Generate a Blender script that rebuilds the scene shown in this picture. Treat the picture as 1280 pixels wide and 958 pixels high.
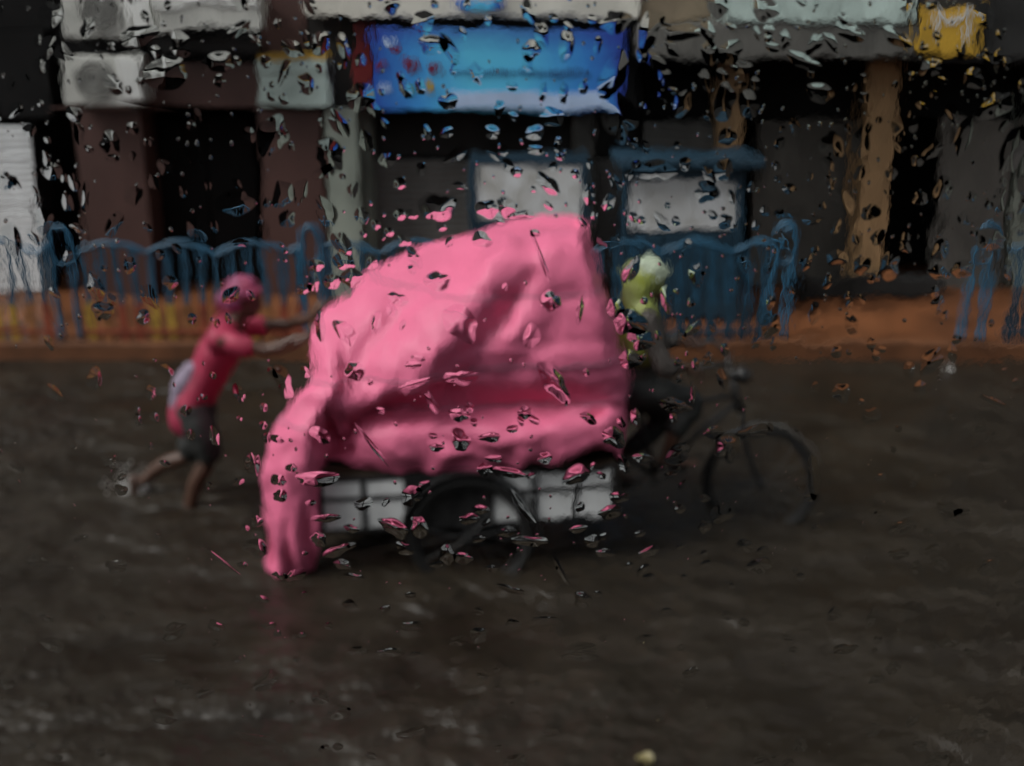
import bpy, bmesh, math, random
from math import sin, cos, pi, radians, sqrt, atan2
from mathutils import Vector, Matrix, noise

R = random.Random(7)
for o in list(bpy.data.objects):
    bpy.data.objects.remove(o)
scene = bpy.context.scene
COL = scene.collection

# ------------------------------------------------------------------ camera
FPX, CX, CY, CAMZ = 1500.0, 640.0, 479.0, 3.0
PITCH = math.atan(479.0 / 1500.0)
CP, SP = cos(PITCH), sin(PITCH)
PANE_Y = 0.50
cam = bpy.data.cameras.new('camera')
camo = bpy.data.objects.new('camera', cam)
COL.objects.link(camo)
camo.location = (0, 0, CAMZ)
camo.rotation_euler = (pi / 2 - PITCH, 0, 0)
cam.sensor_width = 36.0
cam.lens = 36.0 * FPX / 1280.0
cam.clip_start = 0.02
cam.clip_end = 600
cam.dof.use_dof = True
cam.dof.focus_distance = 0.63
cam.dof.aperture_fstop = 8.4
scene.camera = camo

# ------------------------------------------------------------------ sky, sun, exposure
SUN_EL, SUN_AZ = radians(58), radians(-150)
w = bpy.data.worlds.new('World')
scene.world = w
w.use_nodes = True
nt = w.node_tree
for n in list(nt.nodes):
    nt.nodes.remove(n)
sky = nt.nodes.new('ShaderNodeTexSky')
sky.sky_type = 'NISHITA'
sky.sun_disc = False
sky.sun_elevation = SUN_EL
sky.sun_rotation = radians(200)
sky.air_density = 1.5
sky.dust_density = 5.0
hs = nt.nodes.new('ShaderNodeHueSaturation')
hs.inputs['Saturation'].default_value = 0.12
bg = nt.nodes.new('ShaderNodeBackground')
bg.inputs['Strength'].default_value = 0.075
wo = nt.nodes.new('ShaderNodeOutputWorld')
nt.links.new(sky.outputs[0], hs.inputs['Color'])
nt.links.new(hs.outputs[0], bg.inputs['Color'])
nt.links.new(bg.outputs[0], wo.inputs[0])
sl = bpy.data.lights.new('sun', 'SUN')
sl.energy = 1.5
sl.angle = radians(25)
sl.color = (1.0, 0.97, 0.93)
so = bpy.data.objects.new('sun', sl)
COL.objects.link(so)
# light comes from behind the bus, a little from the left, high up
sd = Vector((-0.68, -0.32, 1.0)).normalized()
so.rotation_euler = sd.to_track_quat('Z', 'Y').to_euler()
so.location = sd * 40
sky.sun_elevation = math.asin(sd.z)
sky.sun_rotation = math.atan2(sd.x, sd.y)
vs = scene.view_settings
vs.view_transform = 'Standard'
vs.look = 'None'
vs.gamma = 1.0
vs.use_curve_mapping = False
vs.exposure = 0.35
scene.cycles.max_bounces = 10
scene.cycles.transmission_bounces = 8
scene.cycles.transparent_max_bounces = 12
scene.cycles.caustics_reflective = False
scene.cycles.caustics_refractive = False

# ------------------------------------------------------------------ helpers
def W(px, py, Y):
    """point on the vertical plane at distance Y that is seen in direction (px, py)"""
    u = (px - CX) / FPX
    v = -(py - CY) / FPX
    d = (u, CP + v * SP, -SP + v * CP)
    t = Y / d[1]
    return Vector((d[0] * t, Y, CAMZ + d[2] * t))

def G(px, py, z=0.0):
    """point on the horizontal plane z"""
    u = (px - CX) / FPX
    v = -(py - CY) / FPX
    d = (u, CP + v * SP, -SP + v * CP)
    t = (z - CAMZ) / d[2]
    return Vector((d[0] * t, d[1] * t, z))

def lin(c):
    return tuple(((x / 255.0) / 12.92 if x / 255.0 <= 0.04045 else ((x / 255.0 + 0.055) / 1.055) ** 2.4) for x in c)

def mat(name, col, rough=0.6, var=0.25, scale=4.0, bump=0.15, bscale=30.0, metal=0.0, spec=0.5, col2=None,
        stretch=(1, 1, 1), coat=0.0, bdist=0.01):
    m = bpy.data.materials.new(name)
    m.use_nodes = True
    t = m.node_tree
    b = t.nodes['Principled BSDF']
    tc = t.nodes.new('ShaderNodeTexCoord')
    mp = t.nodes.new('ShaderNodeMapping')
    mp.inputs['Scale'].default_value = stretch
    t.links.new(tc.outputs['Object'], mp.inputs['Vector'])
    n1 = t.nodes.new('ShaderNodeTexNoise')
    n1.inputs['Scale'].default_value = scale
    n1.inputs['Detail'].default_value = 6
    n1.inputs['Roughness'].default_value = 0.62
    t.links.new(mp.outputs[0], n1.inputs['Vector'])
    cr = t.nodes.new('ShaderNodeValToRGB')
    c2 = col2 if col2 else tuple(c * (1 - var) for c in col)
    c1 = col if col2 else tuple(min(1, c * (1 + var * 0.5)) for c in col)
    cr.color_ramp.elements[0].position = 0.3
    cr.color_ramp.elements[1].position = 0.68
    cr.color_ramp.elements[0].color = (*c2, 1)
    cr.color_ramp.elements[1].color = (*c1, 1)
    t.links.new(n1.outputs['Fac'], cr.inputs[0])
    t.links.new(cr.outputs[0], b.inputs['Base Color'])
    b.inputs['Roughness'].default_value = rough
    b.inputs['Metallic'].default_value = metal
    b.inputs['Specular IOR Level'].default_value = spec
    b.inputs['Coat Weight'].default_value = coat
    if bump > 0:
        n2 = t.nodes.new('ShaderNodeTexNoise')
        n2.inputs['Scale'].default_value = bscale
        n2.inputs['Detail'].default_value = 4
        t.links.new(mp.outputs[0], n2.inputs['Vector'])
        bp = t.nodes.new('ShaderNodeBump')
        bp.inputs['Strength'].default_value = bump
        bp.inputs['Distance'].default_value = bdist
        t.links.new(n2.outputs['Fac'], bp.inputs['Height'])
        t.links.new(bp.outputs[0], b.inputs['Normal'])
    return m

def link(name, me, m, parent=None, smooth=False):
    o = bpy.data.objects.new(name, me)
    COL.objects.link(o)
    if m is not None and len(me.materials) == 0:
        me.materials.append(m)
    if parent is not None:
        o.parent = parent
    if smooth:
        for p in me.polygons:
            p.use_smooth = True
    return o

def pyd(name, v, f, m, parent=None, smooth=False):
    me = bpy.data.meshes.new(name)
    me.from_pydata([tuple(x) for x in v], [], f)
    me.update()
    return link(name, me, m, parent, smooth)

def bmo(name, bm, m, parent=None, smooth=False):
    bmesh.ops.recalc_face_normals(bm, faces=bm.faces)
    me = bpy.data.meshes.new(name)
    bm.to_mesh(me)
    bm.free()
    return link(name, me, m, parent, smooth)

def addbox(bm, x0, x1, y0, y1, z0, z1, bev=0.0):
    r = bmesh.ops.create_cube(bm, size=1.0)
    for v in r['verts']:
        v.co = Vector((x0 + (v.co.x + .5) * (x1 - x0), y0 + (v.co.y + .5) * (y1 - y0), z0 + (v.co.z + .5) * (z1 - z0)))
    if bev > 0:
        es = set()
        for v in r['verts']:
            es.update(v.link_edges)
        bmesh.ops.bevel(bm, geom=list(es), offset=bev, segments=2, affect='EDGES', profile=0.6)

def box(name, x0, x1, y0, y1, z0, z1, m, parent=None, bev=0.008):
    bm = bmesh.new()
    addbox(bm, min(x0, x1), max(x0, x1), min(y0, y1), max(y0, y1), min(z0, z1), max(z0, z1), bev)
    return bmo(name, bm, m, parent)

def pbox(name, px0, py0, px1, py1, Y, depth, m, parent=None, bev=0.012):
    """box whose front face fills a pixel rectangle on the wall plane Y, going back by depth"""
    pm = (py0 + py1) / 2
    a = W(px0, pm, Y).x
    b = W(px1, pm, Y).x
    zt = W(640, py0, Y).z
    zb = W(640, py1, Y).z
    return box(name, a, b, Y, Y + depth, zb, zt, m, parent, bev)

def catmull(pts, n):
    """n samples per span, open curve; pts are Vectors (any dimension)"""
    out = []
    L = len(pts)
    for i in range(L - 1):
        p0 = pts[max(i - 1, 0)]
        p1 = pts[i]
        p2 = pts[i + 1]
        p3 = pts[min(i + 2, L - 1)]
        for k in range(n):
            t = k / n
            out.append(0.5 * ((2 * p1) + (p2 - p0) * t + (2 * p0 - 5 * p1 + 4 * p2 - p3) * t * t + (3 * p1 - p0 - 3 * p2 + p3) * t ** 3))
    out.append(pts[-1])
    return out

def tube_geo(path, radii, seg=10, cap=True):
    """verts, faces of a swept tube; radii: float or (side, up) per point"""
    V, F = [], []
    n = len(path)
    up = Vector((0, 1, 0))
    prev = None
    for i in range(n):
        t = (path[min(i + 1, n - 1)] - path[max(i - 1, 0)])
        if t.length < 1e-9:
            t = Vector((0, 0, 1))
        t.normalize()
        a = up - t * up.dot(t) if prev is None else prev - t * prev.dot(t)
        if a.length < 1e-4:
            a = Vector((1, 0, 0)) - t * t.x
        a.normalize()
        prev = a
        b = t.cross(a)
        r = radii[i]
        ra, rb = r if isinstance(r, (tuple, list)) else (r, r)
        for k in range(seg):
            th = 2 * pi * k / seg
            V.append(path[i] + a * (ra * cos(th)) + b * (rb * sin(th)))
    for i in range(n - 1):
        for k in range(seg):
            k2 = (k + 1) % seg
            F.append((i * seg + k, i * seg + k2, (i + 1) * seg + k2, (i + 1) * seg + k))
    if cap:
        F.append(tuple(reversed(range(seg))))
        F.append(tuple(range((n - 1) * seg, n * seg)))
    return V, F

def tube(name, pts, r, m, parent=None, seg=8, n=6, smooth=True):
    pts = [Vector(p) for p in pts]
    path = catmull(pts, n) if n > 1 else pts
    V, F = tube_geo(path, [r] * len(path), seg)
    return pyd(name, V, F, m, parent, smooth)

def chain_geo(chain, n=5, seg=14):
    """limb: list of (point, r or (ra, rb)), smooth and with rounded ends"""
    P = [Vector(c[0]) for c in chain]
    RR = [Vector((c[1], c[1])) if not isinstance(c[1], (tuple, list)) else Vector(c[1]) for c in chain]
    path = catmull(P, n)
    rad = catmull(RR, n)
    d0 = (path[0] - path[1]).normalized()
    d1 = (path[-1] - path[-2]).normalized()
    pre, prer, post, postr = [], [], [], []
    for a in (80, 55, 28):
        m0 = min(rad[0])
        pre.append(path[0] + d0 * m0 * sin(radians(a)))
        prer.append(rad[0] * cos(radians(a)))
    for a in (28, 55, 80):
        m1 = min(rad[-1])
        post.append(path[-1] + d1 * m1 * sin(radians(a)))
        postr.append(rad[-1] * cos(radians(a)))
    path = pre + path + post
    rad = prer + rad + postr
    return tube_geo(path, [(max(r[0], .0005), max(r[1], .0005)) for r in rad], seg)

def ball_geo(c, r, seg=14, rings=9, rot=None):
    V, F = [], []
    c = Vector(c)
    for i in range(rings + 1):
        ph = pi * i / rings
        for k in range(seg):
            th = 2 * pi * k / seg
            p = Vector((r[0] * sin(ph) * cos(th), r[1] * sin(ph) * sin(th), r[2] * cos(ph)))
            if rot is not None:
                p = rot @ p
            V.append(c + p)
    for i in range(rings):
        for k in range(seg):
            k2 = (k + 1) % seg
            F.append((i * seg + k, i * seg + k2, (i + 1) * seg + k2, (i + 1) * seg + k))
    return V, F

def fuse(name, geos, m, parent=None, voxel=0.01, smooth_it=4, wrinkle=0.0, wscale=8.0, wst=(1, 1, 1)):
    """several closed shapes become ONE continuous surface"""
    V, F = [], []
    for v, f in geos:
        b = len(V)
        V += v
        F += [tuple(i + b for i in q) for q in f]
    me = bpy.data.meshes.new(name + '_raw')
    me.from_pydata([tuple(x) for x in V], [], F)
    me.update()
    bm = bmesh.new()
    bm.from_mesh(me)
    bmesh.ops.remove_doubles(bm, verts=bm.verts, dist=1e-6)
    bmesh.ops.recalc_face_normals(bm, faces=bm.faces)
    bm.to_mesh(me)
    bm.free()
    o = bpy.data.objects.new(name + '_raw', me)
    COL.objects.link(o)
    rm = o.modifiers.new('r', 'REMESH')
    rm.mode = 'VOXEL'
    rm.voxel_size = voxel
    sm = o.modifiers.new('s', 'SMOOTH')
    sm.factor = 0.5
    sm.iterations = smooth_it
    dg = bpy.context.evaluated_depsgraph_get()
    dg.update()
    me2 = bpy.data.meshes.new_from_object(o.evaluated_get(dg))
    bpy.data.objects.remove(o)
    bpy.data.meshes.remove(me)
    me2.name = name
    if wrinkle > 0:
        for v in me2.vertices:
            q = Vector((v.co.x * wst[0], v.co.y * wst[1], v.co.z * wst[2])) * wscale
            v.co += v.normal * (noise.noise(q) + 0.5 * noise.noise(q * 2.3)) * wrinkle
    me2.materials.clear()
    return link(name, me2, m, parent, True)

def empty(name, loc=(0, 0, 0)):
    o = bpy.data.objects.new(name, None)
    o.empty_display_size = 0.1
    COL.objects.link(o)
    o.location = loc
    return o

def tag(o, label, cat, group=None):
    o['label'] = label
    o['category'] = cat
    if group:
        o['group'] = group
    return o

def rebase(root):
    """keep parts in world coordinates although the empty stands at the thing's base"""
    for c in root.children:
        c.matrix_parent_inverse = Matrix.Translation(-root.location)

def thing(name, label, cat, loc=(0, 0, 0), group=None):
    o = empty(name, loc)
    return tag(o, label, cat, group)

# ------------------------------------------------------------------ materials
M = {}
M['pave'] = mat('terracotta_pavement', (0.17, 0.063, 0.025), 0.45, 0.7, 1.7, 0.3, 18)
M['kerb'] = mat('kerb_concrete', (0.15, 0.06, 0.026), 0.5, 0.5, 3, 0.4, 25)
M['road'] = mat('asphalt', (0.03, 0.03, 0.03), 0.7, 0.4, 5, 0.4, 60)
M['brown'] = mat('brown_cladding', (0.085, 0.042, 0.036), 0.5, 0.35, 1.6, 0.2, 20, stretch=(1, 1, .4))
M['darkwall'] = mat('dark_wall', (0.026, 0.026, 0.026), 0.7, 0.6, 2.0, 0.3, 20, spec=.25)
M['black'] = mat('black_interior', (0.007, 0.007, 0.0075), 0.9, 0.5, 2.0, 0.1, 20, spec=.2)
M['greywall'] = mat('grey_render', (0.125, 0.122, 0.112), 0.7, 0.55, 1.8, 0.25, 16, stretch=(1, 1, .5))
M['greengrey'] = mat('grey_green_plaster', (0.30, 0.345, 0.30), 0.65, 0.45, 2.5, 0.25, 16, stretch=(1, 1, .5))
M['mint'] = mat('pale_mint_paint', (0.48, 0.60, 0.565), 0.6, 0.45, 2.5, 0.25, 16)
M['beige'] = mat('beige_render', (0.22, 0.175, 0.12), 0.65, 0.4, 2.5, 0.25, 16)
M['tan'] = mat('tan_pillar_paint', (0.46, 0.29, 0.145), 0.6, 0.65, 3.5, 0.3, 20, stretch=(1, 1, .4))
M['cream'] = mat('cream_paint', (0.68, 0.67, 0.60), 0.6, 0.3, 3, 0.2, 16)
M['white'] = mat('white_metal_paint', (0.72, 0.74, 0.73), 0.45, 0.25, 3, 0.1, 20)
M['shutter'] = mat('white_shutter_steel', (0.60, 0.63, 0.65), 0.4, 0.25, 1.5, 0.1, 20)
M['gshutter'] = mat('grey_shutter_steel', (0.17, 0.17, 0.165), 0.5, 0.5, 1.5, 0.15, 20)
M['acgrey'] = mat('air_conditioner_casing', (0.52, 0.53, 0.50), 0.55, 0.35, 4, 0.1, 20)
M['acdark'] = mat('air_conditioner_grille', (0.10, 0.10, 0.095), 0.6, 0.4, 6, 0.1, 30)
M['blue'] = mat('blue_rail_paint', (0.024, 0.108, 0.195), 0.4, 0.55, 7, 0.2, 40)
M['railbar'] = mat('darkened_rail_blue', (0.017, 0.07, 0.125), 0.45, 0.6, 7, 0.2, 40)  # the rail blue, darkened for the upright bars
M['dblue'] = mat('dark_blue_stall_paint', (0.015, 0.043, 0.07), 0.45, 0.5, 4, 0.2, 30)
M['yellowp'] = mat('yellow_bar_paint', (0.38, 0.23, 0.04), 0.5, 0.6, 9, 0.2, 40)
M['redp'] = mat('red_bar_paint', (0.24, 0.055, 0.028), 0.5, 0.6, 9, 0.2, 40)
M['orangep'] = mat('orange_bar_paint', (0.28, 0.12, 0.045), 0.5, 0.6, 9, 0.2, 40)
M['redsign'] = mat('red_sign_paint', (0.21, 0.015, 0.015), 0.5, 0.4, 4, 0.1, 20)
M['mustard'] = mat('mustard_sign_paint', (0.55, 0.33, 0.035), 0.5, 0.4, 5, 0.1, 20)
M['poster'] = mat('wet_white_poster', (0.70, 0.73, 0.76), 0.5, 0.55, 4.5, 0.2, 12, col2=(0.36, 0.35, 0.32))
M['cartwhite'] = mat('cart_white_panel', (0.80, 0.82, 0.83), 0.45, 0.25, 5, 0.1, 20)
M['iron'] = mat('dark_iron', (0.022, 0.022, 0.023), 0.45, 0.4, 8, 0.2, 40)
M['rubber'] = mat('tyre_rubber', (0.012, 0.012, 0.012), 0.6, 0.3, 8, 0.2, 60)
M['steel'] = mat('dull_steel', (0.30, 0.30, 0.29), 0.35, 0.4, 8, 0.1, 40, metal=0.8)
M['wood'] = mat('wet_dark_wood', (0.06, 0.04, 0.026), 0.5, 0.5, 6, 0.3, 40, stretch=(1, 6, 6))
M['skin'] = mat('brown_skin', (0.075, 0.036, 0.023), 0.45, 0.2, 10, 0.05, 60)
M['shirt'] = mat('crimson_pink_shirt', (0.36, 0.03, 0.075), 0.6, 0.35, 5, 0.2, 30)
M['scarf'] = mat('pink_headscarf', (0.30, 0.045, 0.10), 0.65, 0.4, 9, 0.2, 40, col2=(0.22, 0.07, 0.17))
M['lilac'] = mat('pale_lilac_cloth', (0.30, 0.25, 0.34), 0.7, 0.3, 6, 0.2, 40)
M['shorts'] = mat('dark_wet_shorts', (0.024, 0.026, 0.025), 0.6, 0.4, 6, 0.2, 40)
M['limehood'] = mat('lime_rain_hood', (0.27, 0.33, 0.03), 0.45, 0.35, 6, 0.2, 40, col2=(0.22, 0.26, 0.12))
M['paleclo'] = mat('pale_green_brim', (0.36, 0.43, 0.32), 0.5, 0.3, 6, 0.2, 40)
M['dkshirt'] = mat('dark_wet_shirt', (0.045, 0.038, 0.034), 0.6, 0.4, 6, 0.2, 40)
M['hair'] = mat('black_hair', (0.008, 0.007, 0.007), 0.4, 0.2, 6, 0.2, 40)
M['eye'] = mat('eye', (0.05, 0.04, 0.04), 0.2, 0.1, 6, 0.0)
M['rope'] = mat('grey_rope', (0.34, 0.17, 0.25), 0.8, 0.4, 40, 0.4, 120)
M['foam'] = mat('splash_foam', (0.5, 0.5, 0.49), 0.25, 0.2, 20, 0.1, 60)
M['litter'] = mat('pale_litter', (0.5, 0.47, 0.38), 0.6, 0.4, 20, 0.1, 60)
M['yscrap'] = mat('yellow_scrap', (0.28, 0.24, 0.11), 0.5, 0.4, 20, 0.1, 60)
M['busint'] = mat('dark_bus_lining', (0.02, 0.02, 0.021), 0.8, 0.3, 5, 0.1, 40)
M['busext'] = mat('bus_blue_paint', (0.05, 0.09, 0.16), 0.4, 0.3, 3, 0.05, 40)

# pink tarpaulin: wet plastic sheet with fine creases
def tarp_mat():
    m = mat('pink_tarpaulin', (0.755, 0.165, 0.30), 0.50, 0.14, 2.5, 0.0, 10, spec=.35)
    t = m.node_tree
    b = t.nodes['Principled BSDF']
    mp = [n for n in t.nodes if n.type == 'MAPPING'][0]
    vo = t.nodes.new('ShaderNodeTexVoronoi')
    vo.feature = 'DISTANCE_TO_EDGE'
    vo.inputs['Scale'].default_value = 6.5
    nz = t.nodes.new('ShaderNodeTexNoise')
    nz.inputs['Scale'].default_value = 3.0
    nz.inputs['Detail'].default_value = 5
    t.links.new(mp.outputs[0], nz.inputs['Vector'])
    mx = t.nodes.new('ShaderNodeMix')
    mx.data_type = 'VECTOR'
    mx.inputs['Factor'].default_value = 0.35
    t.links.new(mp.outputs[0], mx.inputs[4])
    t.links.new(nz.outputs['Color'], mx.inputs[5])
    t.links.new(mx.outputs[1], vo.inputs['Vector'])
    bp = t.nodes.new('ShaderNodeBump')
    bp.inputs['Strength'].default_value = 0.25
    bp.inputs['Distance'].default_value = 0.02
    t.links.new(vo.outputs['Distance'], bp.inputs['Height'])
    n3 = t.nodes.new('ShaderNodeTexNoise')
    n3.inputs['Scale'].default_value = 14
    n3.inputs['Detail'].default_value = 5
    t.links.new(mp.outputs[0], n3.inputs['Vector'])
    b2 = t.nodes.new('ShaderNodeBump')
    b2.inputs['Strength'].default_value = 0.3
    b2.inputs['Distance'].default_value = 0.02
    t.links.new(n3.outputs['Fac'], b2.inputs['Height'])
    t.links.new(bp.outputs[0], b2.inputs['Normal'])
    t.links.new(b2.outputs[0], b.inputs['Normal'])
    return m
M['tarp'] = tarp_mat()

def water_mat():
    m = bpy.data.materials.new('muddy_flood_water')
    m.use_nodes = True
    t = m.node_tree
    b = t.nodes['Principled BSDF']
    tc = t.nodes.new('ShaderNodeTexCoord')
    mp = t.nodes.new('ShaderNodeMapping')
    mp.inputs['Scale'].default_value = (0.8, 1.0, 1)
    t.links.new(tc.outputs['Object'], mp.inputs['Vector'])
    n = t.nodes.new('ShaderNodeTexNoise')
    n.inputs['Scale'].default_value = 1.6
    n.inputs['Detail'].default_value = 7
    n.inputs['Roughness'].default_value = .68
    t.links.new(mp.outputs[0], n.inputs['Vector'])
    cr = t.nodes.new('ShaderNodeValToRGB')
    cr.color_ramp.elements[0].position = 0.3
    cr.color_ramp.elements[1].position = 0.75
    cr.color_ramp.elements[0].color = (0.0125, 0.0092, 0.0064, 1)
    cr.color_ramp.elements[1].color = (0.037, 0.0305, 0.0225, 1)
    t.links.new(n.outputs['Fac'], cr.inputs[0])
    t.links.new(cr.outputs[0], b.inputs['Base Color'])
    b.inputs['Roughness'].default_value = 0.27
    b.inputs['IOR'].default_value = 1.33
    # churned and calmer patches
    mk = t.nodes.new('ShaderNodeTexNoise')
    mk.inputs['Scale'].default_value = 0.8
    mk.inputs['Detail'].default_value = 4
    t.links.new(mp.outputs[0], mk.inputs['Vector'])
    mr = t.nodes.new('ShaderNodeMapRange')
    mr.inputs['From Min'].default_value = .38
    mr.inputs['From Max'].default_value = .64
    mr.inputs['To Min'].default_value = .25
    mr.inputs['To Max'].default_value = 1.0
    t.links.new(mk.outputs['Fac'], mr.inputs['Value'])
    prev = None
    for sc, st, ds in ((2.4, 1.0, 0.16), (7.0, 1.0, 0.09), (24.0, 0.8, 0.03)):
        q = t.nodes.new('ShaderNodeTexNoise')
        q.inputs['Scale'].default_value = sc
        q.inputs['Detail'].default_value = 3
        t.links.new(mp.outputs[0], q.inputs['Vector'])
        ml = t.nodes.new('ShaderNodeMath')
        ml.operation = 'MULTIPLY'
        t.links.new(q.outputs['Fac'], ml.inputs[0])
        t.links.new(mr.outputs[0], ml.inputs[1])
        bp = t.nodes.new('ShaderNodeBump')
        bp.inputs['Strength'].default_value = st
        bp.inputs['Distance'].default_value = ds
        t.links.new(ml.outputs[0], bp.inputs['Height'])
        if prev:
            t.links.new(prev.outputs[0], bp.inputs['Normal'])
        prev = bp
    t.links.new(prev.outputs[0], b.inputs['Normal'])
    return m
M['water'] = water_mat()

def drop_mat():
    m = bpy.data.materials.new('rain_water')
    m.use_nodes = True
    t = m.node_tree
    for n in list(t.nodes):
        t.nodes.remove(n)
    o = t.nodes.new('ShaderNodeOutputMaterial')
    g = t.nodes.new('ShaderNodeBsdfGlass')
    g.inputs['IOR'].default_value = 1.33
    g.inputs['Roughness'].default_value = 0.0
    g.inputs['Color'].default_value = (0.97, 0.98, 0.98, 1)
    t.links.new(g.outputs[0], o.inputs[0])
    return m
M['drop'] = drop_mat()

def pane_mat(wet):
    """clear glass; the outer face carries an uneven film of running rain water"""
    m = bpy.data.materials.new('wet_window_glass' if wet else 'window_glass')
    m.use_nodes = True
    t = m.node_tree
    for n in list(t.nodes):
        t.nodes.remove(n)
    o = t.nodes.new('ShaderNodeOutputMaterial')
    g = t.nodes.new('ShaderNodeBsdfGlass')
    g.inputs['IOR'].default_value = 1.33
    g.inputs['Roughness'].default_value = 0.0
    g.inputs['Color'].default_value = (0.98, 0.985, 0.98, 1)
    t.links.new(g.outputs[0], o.inputs[0])
    if wet:
        tc = t.nodes.new('ShaderNodeTexCoord')
        mp = t.nodes.new('ShaderNodeMapping')
        mp.inputs['Rotation'].default_value = (0, radians(14), 0)
        mp.inputs['Scale'].default_value = (1, 1, .62)
        t.links.new(tc.outputs['Object'], mp.inputs['Vector'])
        def nz(scale, detail, src):
            q = t.nodes.new('ShaderNodeTexNoise')
            q.inputs['Scale'].default_value = scale
            q.inputs['Detail'].default_value = detail
            t.links.new(src, q.inputs['Vector'])
            return q
        # where the film is thick: patches, more of them towards +x and up
        mk = nz(13, 2, tc.outputs['Object'])
        sp = t.nodes.new('ShaderNodeSeparateXYZ')
        t.links.new(tc.outputs['Object'], sp.inputs[0])
        ad = t.nodes.new('ShaderNodeMath'); ad.operation = 'MULTIPLY_ADD'
        ad.inputs[1].default_value = .65
        t.links.new(sp.outputs['X'], ad.inputs[0])
        t.links.new(mk.outputs['Fac'], ad.inputs[2])
        zz = t.nodes.new('ShaderNodeMath'); zz.operation = 'MULTIPLY_ADD'
        zz.inputs[1].default_value = .55
        zo = t.nodes.new('ShaderNodeMath'); zo.operation = 'SUBTRACT'
        zo.inputs[1].default_value = 2.83
        t.links.new(sp.outputs['Z'], zo.inputs[0])
        t.links.new(zo.outputs[0], zz.inputs[0])
        t.links.new(ad.outputs[0], zz.inputs[2])
        rm = t.nodes.new('ShaderNodeMapRange')
        rm.inputs['From Min'].default_value = .44
        rm.inputs['From Max'].default_value = .70
        rm.inputs['To Min'].default_value = .10
        rm.inputs['To Max'].default_value = 1.0
        t.links.new(zz.outputs[0], rm.inputs['Value'])
        prev = None
        for sc, de, di in ((75, 1, FILM * .00042), (260, 2, FILM * .00008)):
            q = nz(sc, de, mp.outputs[0])
            ml = t.nodes.new('ShaderNodeMath'); ml.operation = 'MULTIPLY'
            t.links.new(q.outputs['Fac'], ml.inputs[0])
            t.links.new(rm.outputs[0], ml.inputs[1])
            bp = t.nodes.new('ShaderNodeBump')
            bp.inputs['Strength'].default_value = 1.0
            bp.inputs['Distance'].default_value = di
            t.links.new(ml.outputs[0], bp.inputs['Height'])
            if prev:
                t.links.new(prev.outputs[0], bp.inputs['Normal'])
            prev = bp
        t.links.new(prev.outputs[0], g.inputs['Normal'])
    return m
FILM = .62
M['pane'] = pane_mat(False)
M['wetpane'] = pane_mat(True)

def sign_mat():
    """printed shop board: cyan middle, deep blue ends, pale strip along the foot"""
    m = bpy.data.materials.new('blue_printed_board')
    m.use_nodes = True
    t = m.node_tree
    b = t.nodes['Principled BSDF']
    b.inputs['Roughness'].default_value = 0.4
    tc = t.nodes.new('ShaderNodeTexCoord')
    sp = t.nodes.new('ShaderNodeSeparateXYZ')
    t.links.new(tc.outputs['Generated'], sp.inputs[0])
    cr = t.nodes.new('ShaderNodeValToRGB')
    e = cr.color_ramp.elements
    e[0].position, e[0].color = 0.0, (0.020, 0.075, 0.42, 1)
    e[1].position, e[1].color = 1.0, (0.025, 0.055, 0.36, 1)
    for p, c in ((0.16, (0.05, 0.30, 0.74)), (0.38, (0.11, 0.56, 0.86)), (0.6, (0.10, 0.52, 0.85)), (0.82, (0.04, 0.24, 0.68))):
        k = e.new(p)
        k.color = (*c, 1)
    nz = t.nodes.new('ShaderNodeTexNoise')
    nz.inputs['Scale'].default_value = 3
    ma = t.nodes.new('ShaderNodeMath')
    ma.operation = 'MULTIPLY_ADD'
    ma.inputs[1].default_value = 0.14
    t.links.new(tc.outputs['Generated'], nz.inputs['Vector'])
    t.links.new(nz.outputs['Fac'], ma.inputs[0])
    sb = t.nodes.new('ShaderNodeMath')
    sb.operation = 'SUBTRACT'
    sb.inputs[1].default_value = 0.07
    t.links.new(sp.outputs['X'], ma.inputs[2])
    t.links.new(ma.outputs[0], sb.inputs[0])
    t.links.new(sb.outputs[0], cr.inputs[0])
    # a darker band near the top edge
    c2 = t.nodes.new('ShaderNodeValToRGB')
    c2.color_ramp.elements[0].position = 0.7
    c2.color_ramp.elements[1].position = 1.0
    t.links.new(sp.outputs['Z'], c2.inputs[0])
    mx = t.nodes.new('ShaderNodeMix')
    mx.data_type = 'RGBA'
    mx.inputs[7].default_value = (0.03, 0.06, 0.38, 1)
    ml = t.nodes.new('ShaderNodeMath')
    ml.operation = 'MULTIPLY'
    ml.inputs[1].default_value = 0.75
    t.links.new(c2.outputs[0], ml.inputs[0])
    t.links.new(ml.outputs[0], mx.inputs[0])
    t.links.new(cr.outputs[0], mx.inputs[6])
    t.links.new(mx.outputs[2], b.inputs['Base Color'])
    return m
M['sign'] = sign_mat()
M['signpale'] = mat('pale_blue_print', (0.46, 0.60, 0.85), 0.4, 0.2, 4, 0.0)
M['signmark'] = mat('dull_navy_print', (0.03, 0.10, 0.26), 0.4, 0.2, 4, 0.0)
M['signred'] = mat('dark_red_print', (0.16, 0.02, 0.06), 0.4, 0.2, 4, 0.0)
M['signyel'] = mat('ochre_print', (0.42, 0.32, 0.10), 0.4, 0.2, 4, 0.0)
M['signgrn'] = mat('green_print', (0.06, 0.30, 0.26), 0.4, 0.2, 4, 0.0)

# ------------------------------------------------------------------ ground, water, pavement
def structure(o):
    o['kind'] = 'structure'
    return o

KERB_Y, FAC_Y = 10.05, 11.8
structure(box('road', -150, 150, -120, KERB_Y + 0.1, -0.5, -0.15, M['road'], None, 0))
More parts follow.
